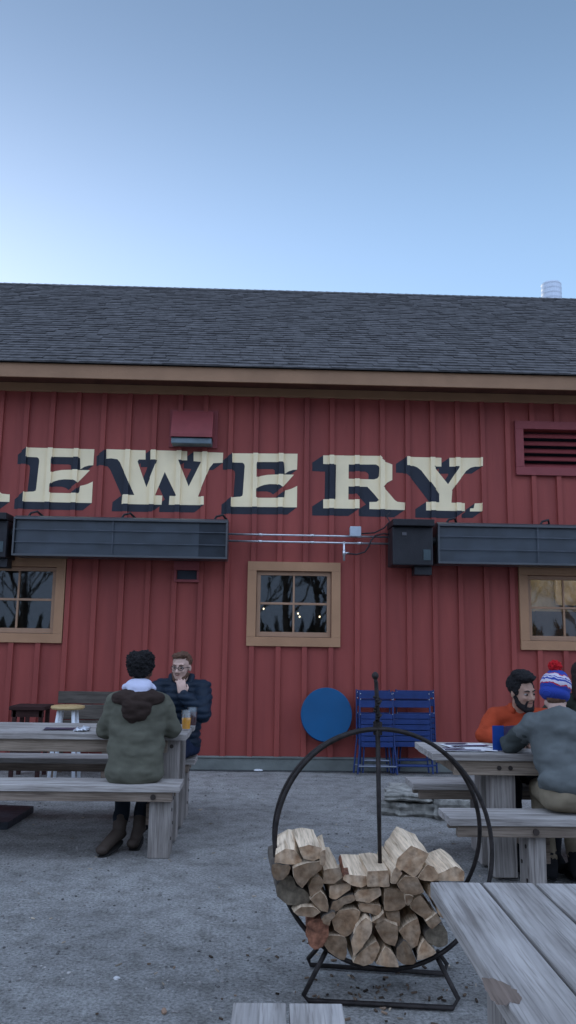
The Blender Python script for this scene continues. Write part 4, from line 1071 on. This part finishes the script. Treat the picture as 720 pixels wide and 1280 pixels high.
def person(loc, rz, label, lean, tw_, head, elbows, wrists, cols, seat=.47, bulk=1.0, body_voxel=.009, hem=.0, sleeve=1.0, shw=.185, legs=None, hands=None, flags=(), torso=1.0, top_name='jacket', wide=1.0, fold=.012, quilt=False, drop=0.0):
    """seated figure, local +y is where the lap points. head=(yaw,pitch,roll); returns dict"""
    root = empty('person', loc, rz); tag(root, label, 'person')
    S = lambda s: s*torso
    pel = Vector((0,0,seat+.105)); ax_ = Vector((math.sin(tw_), math.sin(lean), math.cos(lean))).normalized()
    waist = pel+ax_*S(.17); chest = pel+ax_*S(.36); nb = pel+ax_*S(.50)
    shl = pel+ax_*S(.455)+Vector((-shw,0,-drop)); shr = pel+ax_*S(.455)+Vector((shw,0,-drop)); shm = pel+ax_*S(.455)
    hm = Matrix.Translation(nb+Vector((0,.035+math.sin(lean)*.06,.115))) @ Euler((head[1], head[2], head[0]), 'ZYX').to_matrix().to_4x4() @ Matrix.Translation((0,.0,.01))
    if legs is None:
        legs = [((-.09,.02,seat+.085),(-.13,.44,seat+.06),(-.13,.42,.09),(-.13,.56,.035)), ((.09,.02,seat+.085),(.13,.44,seat+.06),(.13,.42,.09),(.13,.56,.035))]
    B = Blob()
    # torso and limbs (slim, inside the clothes)
    B.e(pel,(.13,.10,.09)).e(waist,(.12,.09,.13)).e(chest,(.145,.10,.16)).c(shl,shr,.05,.05)
    B.c(nb-ax_*.04, hm@Vector((0,-.02,-.04)), .058, .053)
    for (h_,k_,a_,t_) in legs: B.c(h_,k_,.065,.048); B.c(k_,a_,.046,.032); B.c(a_,t_,.032,.025)
    for sgn, s_, e_, w_ in ((-1,shl,elbows[0],wrists[0]),(1,shr,elbows[1],wrists[1])):
        B.c(s_,e_,.044,.036); B.c(e_,w_,.035,.025)
    if hands is None: hands = [((0,1,-.1),(0,0,-1),.35),((0,1,-.1),(0,0,-1),.35)]
    for sgn, w_, h_ in ((1,wrists[0],hands[0]),(-1,wrists[1],hands[1])): hand(B, w_, h_[0], h_[1], h_[2], sgn if len(h_) < 4 else h_[3])
    # head
    B.X = hm
    B.e((0,-.012,.035),(.074,.094,.084)).e((0,.030,-.02),(.060,.062,.085)).e((0,.045,-.075),(.040,.042,.034)).c((-.045,.0,-.06),(0,.055,-.088),.024,.022).c((.045,0,-.06),(0,.055,-.088),.024,.022)
    B.c((0,.088,.012),(0,.108,-.026),.008,.012).e((-.012,.094,-.030),(.009,.010,.007)).e((.012,.094,-.030),(.009,.010,.007))
    B.c((-.034,.076,.028),(.034,.076,.028),.013,.013).e((-.034,.070,-.022),(.020,.018,.016)).e((.034,.070,-.022),(.020,.018,.016))
    B.c((-.020,.083,-.052),(.020,.083,-.052),.006,.006).c((-.016,.083,-.062),(.016,.083,-.062),.007,.007)
    for s_ in (-1,1): B.e((s_*.074,-.008,-.004),(.010,.019,.030),(0,0,s_*.3))
    B.X = Matrix.Identity(4)
    body = B.build('body', cols['skin'], root, voxel=body_voxel, smooth=2)
    # eyes, brows, mouth
    if 'noface' not in flags:
        for s_ in (-1,1):
            mb = MB(); mb.lathe([(.003,-.011),(.010,-.006),(.0125,0),(.010,.006),(.003,.011)], (0,0,0), 12); o = mb.build('eye', simple('eye_white', (.30,.26,.24), .3, bump=0), root, smooth=True); o.matrix_local = hm@Matrix.Translation((s_*.031,.0745,.005))@Matrix.Diagonal((1.1,1,.75,1))
            mb = MB(); mb.lathe([(.001,-.003),(.0065,-.002),(.0065,.002),(.001,.003)], (0,0,0), 12); o2 = mb.build('iris', simple('dark_iris', (.02,.015,.012), .2, bump=0), root, smooth=True); o2.matrix_local = hm@Matrix.Translation((s_*.031,.0865,.004))@Matrix.Rotation(PI/2,4,'X')
            mb = MB(); mb.tube([(s_*.012,.092,.024),(s_*.03,.092,.031),(s_*.05,.078,.025)], [.003,.004,.002], 8); o = mb.build('eyebrow', cols['hair'], root); o.matrix_local = hm
        mb = MB(); mb.tube([(-.022,.083,-.056),(-.008,.0905,-.0555),(.008,.0905,-.0555),(.022,.083,-.056)], [.002,.0035,.0035,.002], 8); o = mb.build('mouth', simple('lip', (.22,.07,.06), .5, bump=0), root); o.matrix_local = hm
    # top garment
    k = bulk; J = Blob()
    J.e(chest,(.165*k*wide,.125*k,.18)).e(waist,(.155*k*wide,.125*k,.17)).e(pel+Vector((0,0,.0+hem)),(.165*k*wide,.14*k,.10)).c(shl,shm,.066*k,.072*k).c(shr,shm,.066*k,.072*k).c(nb-ax_*.075,nb-ax_*.01,.085*k,.062*k)
    J.e((pel+waist)/2,(.158*k*wide,.13*k,.14))
    if hem < 0: J.e((pel+waist)/2+Vector((0,0,-.06)),(.160*k*wide,.135*k,.12)); J.c(pel+Vector((-.08*wide,0,-.01)), waist+Vector((-.08*wide,0,0)), .098*k, .095*k); J.c(pel+Vector((.08*wide,0,-.01)), waist+Vector((.08*wide,0,0)), .098*k, .095*k)
    J.c(chest+Vector((-.08*wide,0,0)), waist+Vector((-.07*wide,0,0)), .10*k, .10*k); J.c(chest+Vector((.08*wide,0,0)), waist+Vector((.07*wide,0,0)), .10*k, .10*k)
    if 'sep_sleeve' not in flags: Js = J
    else: Js = None
    Jss = []
    for s_, e_, w_ in ((shl,elbows[0],wrists[0]),(shr,elbows[1],wrists[1])):
        e_ = Vector(e_); w_ = Vector(w_)
        if 'sep_sleeve' in flags:
            Js = Blob(); Jss.append(Js)
            m1 = s_.lerp(e_,.42); J.c(s_, m1, .073*k, .064*k); s_ = s_.lerp(e_,.30)
        Js.c(s_,e_,.066*k*sleeve,.060*k*sleeve); Js.c(e_, e_.lerp(w_,.93), .058*k*sleeve, .043*k*sleeve)
    if Js is not J:
        J.build(top_name, cols['top'], root, voxel=.011, smooth=5, disp=fold, dscale=.13)
        for JJ in Jss: JJ.build('sleeve', cols['sleeve'], root, voxel=.011, smooth=4, disp=fold, dscale=.11)
    else: J.build(top_name, cols['top'], root, voxel=.011, smooth=5, disp=fold, dscale=.13)
    if quilt:
        jo = [c for c in root.children if c.name.startswith(top_name)][0]; nn = [v.normal.copy() for v in jo.data.vertices]
        for v, n_ in zip(jo.data.vertices, nn):
            ph = abs(math.sin(PI*(v.co.z+.35*v.co.y*(v.co.y > .12))/.052)); v.co += n_*(.016*ph**.5-.008)
    # trousers
    T = Blob(); T.e(pel-Vector((0,0,.015)),(.165*wide,.145,.10) if hem >= 0 else (.13*wide,.10,.09)); T.e((.085,.01,seat+.065),(.095,.13,.065)).e((-.085,.01,seat+.065),(.095,.13,.065))
    for (h_,k_,a_,t_) in legs:
        a2 = Vector(a_)+ (Vector(k_)-Vector(a_)).normalized()*.05
        T.c(h_,k_,.085,.066); T.c(k_,a2,.062,.052)
    T.build('trousers', cols['trousers'], root, voxel=.012, smooth=4, disp=.008, dscale=.1)
    for (h_,k_,a_,t_) in legs:
        a_ = Vector(a_); t_ = Vector(t_); H_ = Blob(); H_.c(a_+(Vector(k_)-a_).normalized()*.07, a_, .050,.047); H_.c(a_-Vector((0,0,.02)), t_+Vector((0,0,.012)), .045,.038); H_.e(t_+(t_-a_).to_2d().to_3d().normalized()*.03+Vector((0,0,.0)), (.045,.045,.034)); H_.c(a_-Vector((0,0,.045)), a_-(t_-a_).to_2d().to_3d().normalized()*.03-Vector((0,0,.04)), .036,.036)
        bt_ = H_.build('boot', cols['shoe'], root, voxel=.009, smooth=3)
        hd_ = (t_-a_).to_2d().to_3d().normalized(); S1 = Blob(); mid = Vector(((a_.x+t_.x)/2, (a_.y+t_.y)/2, max(.014, min(a_.z-.075, t_.z-.02)))); ang = math.atan2(hd_.y, hd_.x); sl_ = ((t_-a_).to_2d().length)/2+.062
        S1.e(mid+hd_*.008, (sl_, .047, .013), (0, math.atan2(a_.z-.06-t_.z, max(.05, (t_-a_).to_2d().length)) if a_.z > .12 else 0, ang)); S1.build('sole', simple('dark_rubber_sole', (.015,.014,.013), .7), bt_, .007, 1)
    return dict(root=root, hm=hm, nb=nb, ax=ax_, shl=shl, shr=shr, pel=pel, chest=chest, waist=waist)
def blob_at(P_, name, mat, fn, voxel=.007, smooth=2, disp=0, dscale=.03, fine=0, head=True):
    B = Blob(); B.X = P_['hm'] if head else Matrix.Identity(4); fn(B); return B.build(name, mat, P_['root'], voxel, smooth, disp, dscale, fine)

def cloth(name, col, var=.18, bump=.25, bs=260, rough=.9): return simple(name, col, rough, var=var, nscale=9, bump=bump, bscale=bs, spec=.15)
hair_blk = simple('black_hair', (.008,.007,.008), .8, var=.5, nscale=60, bump=1, bscale=160)
hair_brn = simple('reddish_brown_hair', (.10,.050,.030), .6, var=.4, nscale=60, bump=.8, bscale=200)

# -- person in olive jacket (left, seen from behind)
yS = 5.72; xP = at_y(170, 930, yS).x
P1 = person((xP, yS, 0), math.radians(2), 'person in an olive jacket with a white hood, seen from behind on the left bench', math.radians(8), 0,
    (math.radians(-6), math.radians(-8), 0), ((-.232,.10,.80),(.232,.12,.80)), ((-.17,.32,.82),(.16,.34,.82)),
    dict(skin=skin_mat('brown_skin', (.12,.06,.04)), hair=hair_blk, top=cloth('olive_canvas', (.098,.098,.075)), trousers=cloth('black_denim', (.012,.016,.022)), shoe=cloth('worn_brown_leather', (.055,.042,.034), rough=.6)),
    bulk=1.12, hem=-.05, sleeve=.98, shw=.170, wide=1.10, torso=1.0, fold=.016, drop=.045,
    legs=[((-.09,.02,.555),(-.10,.40,.54),(-.10,.10,.14),(-.17,-.05,.045)), ((.06,.02,.555),(.07,.42,.54),(.03,.16,.16),(.01,.10,.05))])
blob_at(P1, 'hair', hair_blk, lambda B: B.e((0,-.03,.052),(.098,.112,.092)).e((.03,-.04,.09),(.07,.08,.06)).e((-.04,-.03,.085),(.06,.08,.06)).e((0,-.07,.01),(.080,.055,.06)), voxel=.007, smooth=1, disp=.016, dscale=.018, fine=.007)
nb = P1['nb']
blob_at(P1, 'hoodie_hood', cloth('pale_lilac_fleece', (.50,.52,.66), var=.08), lambda B: B.e(nb+Vector((0,-.05,.035)),(.098,.08,.052),(.35,0,0)).e(nb+Vector((0,-.085,.0)),(.078,.055,.06),(.3,0,0)).c(nb+Vector((-.085,-.02,.02)),nb+Vector((-.06,.07,.02)),.035,.03).c(nb+Vector((.085,-.02,.02)),nb+Vector((.06,.07,.02)),.035,.03), head=False, smooth=4, disp=.006, dscale=.06)
blob_at(P1, 'jacket_hood', cloth('dark_brown_corduroy', (.036,.024,.020)), lambda B: B.e(nb+Vector((0,-.070,-.045)),(.185,.105,.070),(.15,0,0)).e(nb+Vector((0,-.138,-.115)),(.105,.048,.105),(.15,0,0)), head=False, smooth=8, disp=.010, dscale=.06)
mb = MB(); q = nb+Vector((-.035,-.143,-.012))
mb.tube([q+Vector((.006*i, -.001, .006*math.sin(i*1.9))) for i in range(12)], .0022, 6); mb.build('logo_scribble', m_navy, P1['root'])

# -- person in navy puffer (left, facing the camera)
yS = 6.93; xP = at_y(226, 880, yS).x
P2 = person((xP, yS, 0), math.radians(180), 'person with glasses and a navy puffer jacket raising a hand to the mouth', math.radians(4), 0,
    (math.radians(-14), math.radians(-4), 0), ((-.20,.22,.84),(.22,.20,.80)), ((-.035,.235,.99),(.10,.36,.82)),
    dict(skin=skin_mat('fair_skin', (.48,.32,.26)), hair=hair_brn, top=cloth('navy_nylon', (.010,.019,.034), rough=.45), trousers=cloth('dark_blue_denim', (.012,.02,.045)), shoe=cloth('black_leather', (.015,.015,.017))),
    bulk=1.10, sleeve=1.08, hem=0, body_voxel=.006, fold=.008, shw=.175,
    hands=[((.20,-.20,1),(.25,-.9,.1),.62,1),((0,1,-.1),(0,0,-1),.35)], quilt=True,
    legs=[((-.06,.02,.555),(-.02,.42,.54),(.0,.42,.09),(.0,.54,.035)), ((.09,.02,.555),(.20,.42,.54),(.20,.42,.09),(.20,.54,.035))])
blob_at(P2, 'hair', hair_brn, lambda B: B.e((0,-.028,.055),(.082,.088,.080)).e((0,.03,.100),(.066,.055,.028)).e((.02,.055,.098),(.045,.03,.022)), voxel=.006, smooth=1, disp=.008, dscale=.02, fine=.004)
blob_at(P2, 'beard', hair_brn, lambda B: B.c((-.062,.01,-.05),(-.03,.058,-.092),.018,.02).c((.062,.01,-.05),(.03,.058,-.092),.018,.02).c((-.03,.058,-.094),(.03,.058,-.094),.02,.02).c((-.022,.086,-.044),(.022,.086,-.044),.005,.005), voxel=.005, smooth=1, fine=.003)
mb = MB()
for s_ in (-1,1): mb.tube([(s_*.032+.023*math.cos(t*PI/8), .101, .004+.016*math.sin(t*PI/8)) for t in range(16)], .0028, 6, closed=True); mb.tube([(s_*.055,.10,.008),(s_*.078,.02,.008),(s_*.078,-.01,.0)], .0025, 6)
mb.tube([(-.010,.103,.006),(.010,.103,.006)], .0025, 6); o = mb.build('glasses', simple('black_frames', (.01,.01,.012), .3), P2['root']); o.matrix_local = P2['hm']
nb = P2['nb']
blob_at(P2, 'jacket_collar', cloth('navy_nylon', (.02,.03,.05)), lambda B: B.c(nb+Vector((-.075,.03,.0)),nb+Vector((-.085,-.03,.05)),.03,.028).c(nb+Vector((.075,.03,.0)),nb+Vector((.085,-.03,.05)),.03,.028).c(nb+Vector((-.08,-.03,.045)),nb+Vector((0,-.08,.055)),.03,.03).c(nb+Vector((.08,-.03,.045)),nb+Vector((0,-.08,.055)),.03,.03), head=False, smooth=3)
# -- person in orange (right, facing)
yS = 5.90; xP = at_y(643, 900, yS).x
P3 = person((xP, yS, 0), math.radians(176), 'smiling bearded person in an orange pullover leaning on the right picnic table', math.radians(24), 0,
    (math.radians(27), math.radians(-6), 0), ((-.22,.30,.80),(.27,.22,.80)), ((.0,.42,.80),(.08,.42,.80)),
    dict(skin=skin_mat('light_brown_skin', (.33,.20,.145)), hair=hair_blk, top=cloth('orange_knit', (.36,.055,.022), bump=.5, bs=180), trousers=cloth('dark_trousers', (.015,.016,.02)), shoe=cloth('black_leather', (.015,.015,.017))),
    bulk=1.0, torso=.93, seat=.44)
blob_at(P3, 'hair', hair_blk, lambda B: B.e((0,-.028,.058),(.088,.098,.086)).e((0,.035,.112),(.074,.066,.036)).e((0,.0,.125),(.07,.09,.04)).e((-.066,.01,.03),(.016,.03,.045)).e((.066,.01,.03),(.016,.03,.045)), voxel=.006, smooth=2, disp=.006, dscale=.03, fine=.004)
blob_at(P3, 'beard', hair_blk, lambda B: B.c((-.066,.005,-.02),(-.055,.03,-.07),.014,.02).c((.066,.005,-.02),(.055,.03,-.07),.014,.02).c((-.055,.03,-.07),(-.02,.065,-.10),.02,.024).c((.055,.03,-.07),(.02,.065,-.10),.02,.024).c((-.02,.065,-.10),(.02,.065,-.10),.024,.024).c((-.026,.084,-.044),(.026,.084,-.044),.006,.006).c((-.026,.084,-.044),(-.032,.07,-.08),.007,.01).c((.026,.084,-.044),(.032,.07,-.08),.007,.01), voxel=.005, smooth=1, fine=.004)
nb = P3['nb']
blob_at(P3, 'collar', cloth('orange_knit', (.36,.055,.022)), lambda B: B.c(nb+Vector((-.06,.03,.0)),nb+Vector((-.06,-.03,.03)),.024,.022).c(nb+Vector((.06,.03,.0)),nb+Vector((.06,-.03,.03)),.024,.022).c(nb+Vector((-.06,-.03,.03)),nb+Vector((.06,-.03,.03)),.024,.024), head=False, smooth=3)

# -- person in grey pullover and bobble hat (right, from behind)
yS = 4.82; xP = at_y(712, 960, yS).x
P4 = person((xP, yS, 0), math.radians(-2), 'person in a slate pullover and striped bobble hat, seen from behind', math.radians(21), 0,
    (math.radians(-10), math.radians(-12), 0), ((-.262,.30,.82),(.26,.28,.82)), ((-.13,.48,.82),(.13,.46,.82)),
    dict(skin=skin_mat('fair_skin', (.48,.32,.26)), hair=hair_brn, top=cloth('slate_fleece', (.098,.108,.108)), sleeve=cloth('dark_olive_grey_sleeve', (.052,.060,.058)), trousers=cloth('khaki_cotton', (.20,.165,.115)), shoe=cloth('black_leather', (.015,.015,.017))),
    bulk=1.08, shw=.165, wide=1.12, sleeve=1.0, drop=.03, flags=('noface','sep_sleeve'), top_name='pullover', torso=.93, hem=.07, fold=.022,
    legs=[((-.075,.02,.555),(-.06,.42,.53),(-.04,.30,.10),(-.05,.42,.04)), ((.09,.02,.555),(.12,.42,.53),(.12,.30,.10),(.12,.42,.04))])
def beanie_mat():
    m, nt, b = nm('striped_knit'); L = nt.links
    tc = add(nt, 'ShaderNodeTexCoord'); sp = add(nt, 'ShaderNodeSeparateXYZ'); L.new(tc.outputs['Object'], sp.inputs[0])
    n = add(nt, 'ShaderNodeTexNoise'); n.inputs['Scale'].default_value = 30; L.new(tc.outputs['Object'], n.inputs['Vector'])
    ma = add(nt, 'ShaderNodeMath', operation='MULTIPLY_ADD'); ma.inputs[1].default_value = .035; L.new(n.outputs['Fac'], ma.inputs[0]); L.new(sp.outputs['Z'], ma.inputs[2])
    mr = add(nt, 'ShaderNodeMapRange'); mr.inputs['From Min'].default_value = -.02; mr.inputs['From Max'].default_value = .18; L.new(ma.outputs[0], mr.inputs[0])
    bl_, wh, rd_ = (.016,.045,.30), (.55,.52,.62), (.40,.015,.03)
    r_ = ramp(nt, [(0,bl_),(.34,rd_),(.38,wh),(.47,bl_),(.53,wh),(.57,bl_),(.60,wh),(.68,rd_),(.71,bl_)]); r_.color_ramp.interpolation = 'CONSTANT'
    L.new(mr.outputs[0], r_.inputs[0]); L.new(r_.outputs[0], b.inputs['Base Color']); b.inputs['Roughness'].default_value = .95
    bp = add(nt, 'ShaderNodeBump'); bp.inputs['Strength'].default_value = .6; bp.inputs['Distance'].default_value = .004
    wv = add(nt, 'ShaderNodeTexWave', bands_direction='DIAGONAL'); wv.inputs['Scale'].default_value = 60; L.new(tc.outputs['Object'], wv.inputs['Vector']); L.new(wv.outputs['Fac'], bp.inputs['Height']); L.new(bp.outputs[0], b.inputs['Normal'])
    return m
B = Blob(); B.e((0,-.015,.045),(.095,.110,.092)).e((0,-.02,-.010),(.093,.106,.055)).e((0,-.02,.10),(.066,.074,.045))
bean = B.build('bobble_hat', beanie_mat(), P4['root'], .006, 3); bean.matrix_local = P4['hm'] @ Matrix.Rotation(math.radians(14), 4, 'Y')
B = Blob(); B.e((0,0,0),(.042,.042,.042)); pom = B.build('pompom', simple('red_wool', (.42,.008,.014), .95, var=.3, nscale=60, bump=1, bscale=120), bean, .005, 1, .010, .012, .006); pom.location = (-.025,-.045,.152)
blob_at(P4, 'hair', hair_brn, lambda B: B.e((0,-.055,-.045),(.06,.040,.035)), voxel=.006, smooth=1, fine=.003)
nb = P4['nb']
blob_at(P4, 'collar', cloth('dark_olive_grey_sleeve', (.06,.07,.07)), lambda B: B.c(nb+Vector((-.065,.0,.0)),nb+Vector((0,-.062,.02)),.022,.022).c(nb+Vector((.065,.0,.0)),nb+Vector((0,-.062,.02)),.022,.022).c(nb+Vector((-.065,.0,.0)),nb+Vector((-.04,.06,.0)),.022,.02).c(nb+Vector((.065,.0,.0)),nb+Vector((.04,.06,.0)),.022,.02), head=False, smooth=3)

# -- person at the right edge, beyond
yS = 5.98; xP = at_y(730, 900, yS).x
P5 = person((xP, yS, 0), math.radians(170), 'dark haired person in a dark green coat half hidden behind the bobble hat', math.radians(14), 0,
    (math.radians(20), 0, 0), ((-.27,.22,.80),(.36,.20,.86)), ((-.05,.40,.80),(.28,.36,.92)),
    dict(skin=skin_mat('fair_skin', (.48,.32,.26)), hair=hair_brn, top=cloth('dark_green_wool', (.03,.035,.028)), trousers=cloth('dark_trousers', (.015,.016,.02)), shoe=cloth('black_leather', (.015,.015,.017))), bulk=1.05)
blob_at(P5, 'hair', simple('dark_brown_hair', (.022,.011,.010), .8, var=.4, nscale=60, bump=.8, bscale=200), lambda B: B.e((0,-.03,.055),(.095,.10,.09)).c((-.08,-.02,.02),(-.085,0,-.12),.03,.03).c((.08,-.02,.02),(.085,0,-.12),.03,.03).e((0,-.06,-.06),(.09,.05,.10)), voxel=.007, smooth=2, fine=.004)

# ------------------------------------------------------------------ things on the tables
ZT = .762
def sheet(px, py, w_, h_, rz, label, mat, bars=True, z=ZT, cat='menu'):
    p = at_z(px, py, z); root = empty('menu_sheet', (p.x, p.y, z), rz); tag(root, label, cat)
    mb = MB(); n = 8; vs = []
    for i in range(n+1):
        for j in range(n+1):
            x = (i/n-.5)*w_; y = (j/n-.5)*h_; vs.append((x, y, .003+.006*abs(noise.noise(Vector((x*7+px,y*7,0))))))
    mb.addm(vs, [(i*(n+1)+j,(i+1)*(n+1)+j,(i+1)*(n+1)+j+1,i*(n+1)+j+1) for i in range(n) for j in range(n)]); mb.build('page', mat, root, smooth=True)
    if bars:
        mb = MB()
        mb.box((-w_*.42,-h_*.40,.0095),(w_*.42,-h_*.16,.0102)); mb.box((-w_*.42,h_*.20,.0095),(w_*.1,h_*.42,.0102)); mb.build('printed_block', simple('purple_ink', (.05,.03,.08), .5), root)
    return root
sheet(583, 932.5, .30, .20, .2, 'paper menu with dark purple printing lying flat at the left of the right table', m_paper)
sheet(577, 938, .27, .13, -.05, 'second printed menu in front, nearest the edge of the right table', m_paper)
sheet(600, 937, .22, .16, -.3, 'plain white paper beside the blue card stand', m_paper, False, cat='paper')
sheet(78, 911.5, .26, .16, .1, 'dark covered leaflet lying on the left picnic table', simple('dark_leaflet', (.05,.055,.09), .35, var=.4), False)
# crumpled foil
B = Blob(); p = at_z(102, 912, ZT+.01); B.e((0,0,0),(.06,.05,.014)).e((.03,.01,.01),(.03,.03,.012)); o = B.build('foil_wrapper', m_foil, None, .006, 0, .02, .02); o.location = p; tag(o, 'crumpled silver foil wrapper on the left picnic table beside the olive sleeve', 'wrapper')
# card stand
p = at_z(632, 938.5, ZT); cs = empty('card_stand', (p.x, p.y, ZT), math.radians(6)); tag(cs, 'upright folded blue and purple card stand on the right picnic table', 'card stand')
hgt = .155
mb = MB(); mb.box((-.085,-.003,.001),(-.01,.0,hgt)); mb.build('front_panel', simple('bright_blue_card', (.012,.05,.24), .4, var=.1, bump=.03), cs)
mb = MB(); M = Matrix.Translation((-.01,0,0))@Matrix.Rotation(.5,4,'Z'); mb.box((.0,-.0015,.001),(.13,.0015,hgt-.004), M=M); mb.build('side_panel', simple('purple_card', (.05,.028,.085), .4, var=.1, bump=.03), cs)
# pint glasses
m_gl = m_glass.copy(); m_gl.name = 'clear_drinking_glass'
for n_ in m_gl.node_tree.nodes:
    if n_.type == 'BSDF_TRANSPARENT': n_.inputs[0].default_value = (.97,.97,.97,1)
    if n_.type == 'MIX_SHADER':
        for l_ in list(n_.inputs[0].links): m_gl.node_tree.links.remove(l_)
        n_.inputs[0].default_value = .07
def pint(px, py, beer, label, fill):
    p = at_z(px, py, ZT); root = empty('pint_glass', (p.x,p.y,ZT-.001)); tag(root, label, 'glass')
    mb = MB(); mb.lathe([(.026,.0),(.031,.002),(.042,.15),(.0395,.15),(.029,.012),(.005,.010)], n=28); mb.build('glass', m_gl, root, smooth=True)
    mb = MB(); mb.lathe([(.0285,.0135),(.0285+.0105*fill*.9,.0135+.125*fill),(.001,.0136+.125*fill)], n=28); mb.build('beer', beer, root, smooth=False)
    return root
m_amber = simple('amber_beer', (.80,.36,.03), .15, var=.05, bump=0, spec=.5); m_stout = simple('dark_red_beer', (.06,.012,.012), .15, bump=0, spec=.5)
pint(232.5, 913, m_amber, 'pint glass two thirds full of amber beer on the end of the left table', .62)
pint(240, 908.5, m_stout, 'pint glass of dark red beer behind the amber one', .8)

bpy.context.view_layer.update()
SC.render.engine = 'CYCLES'
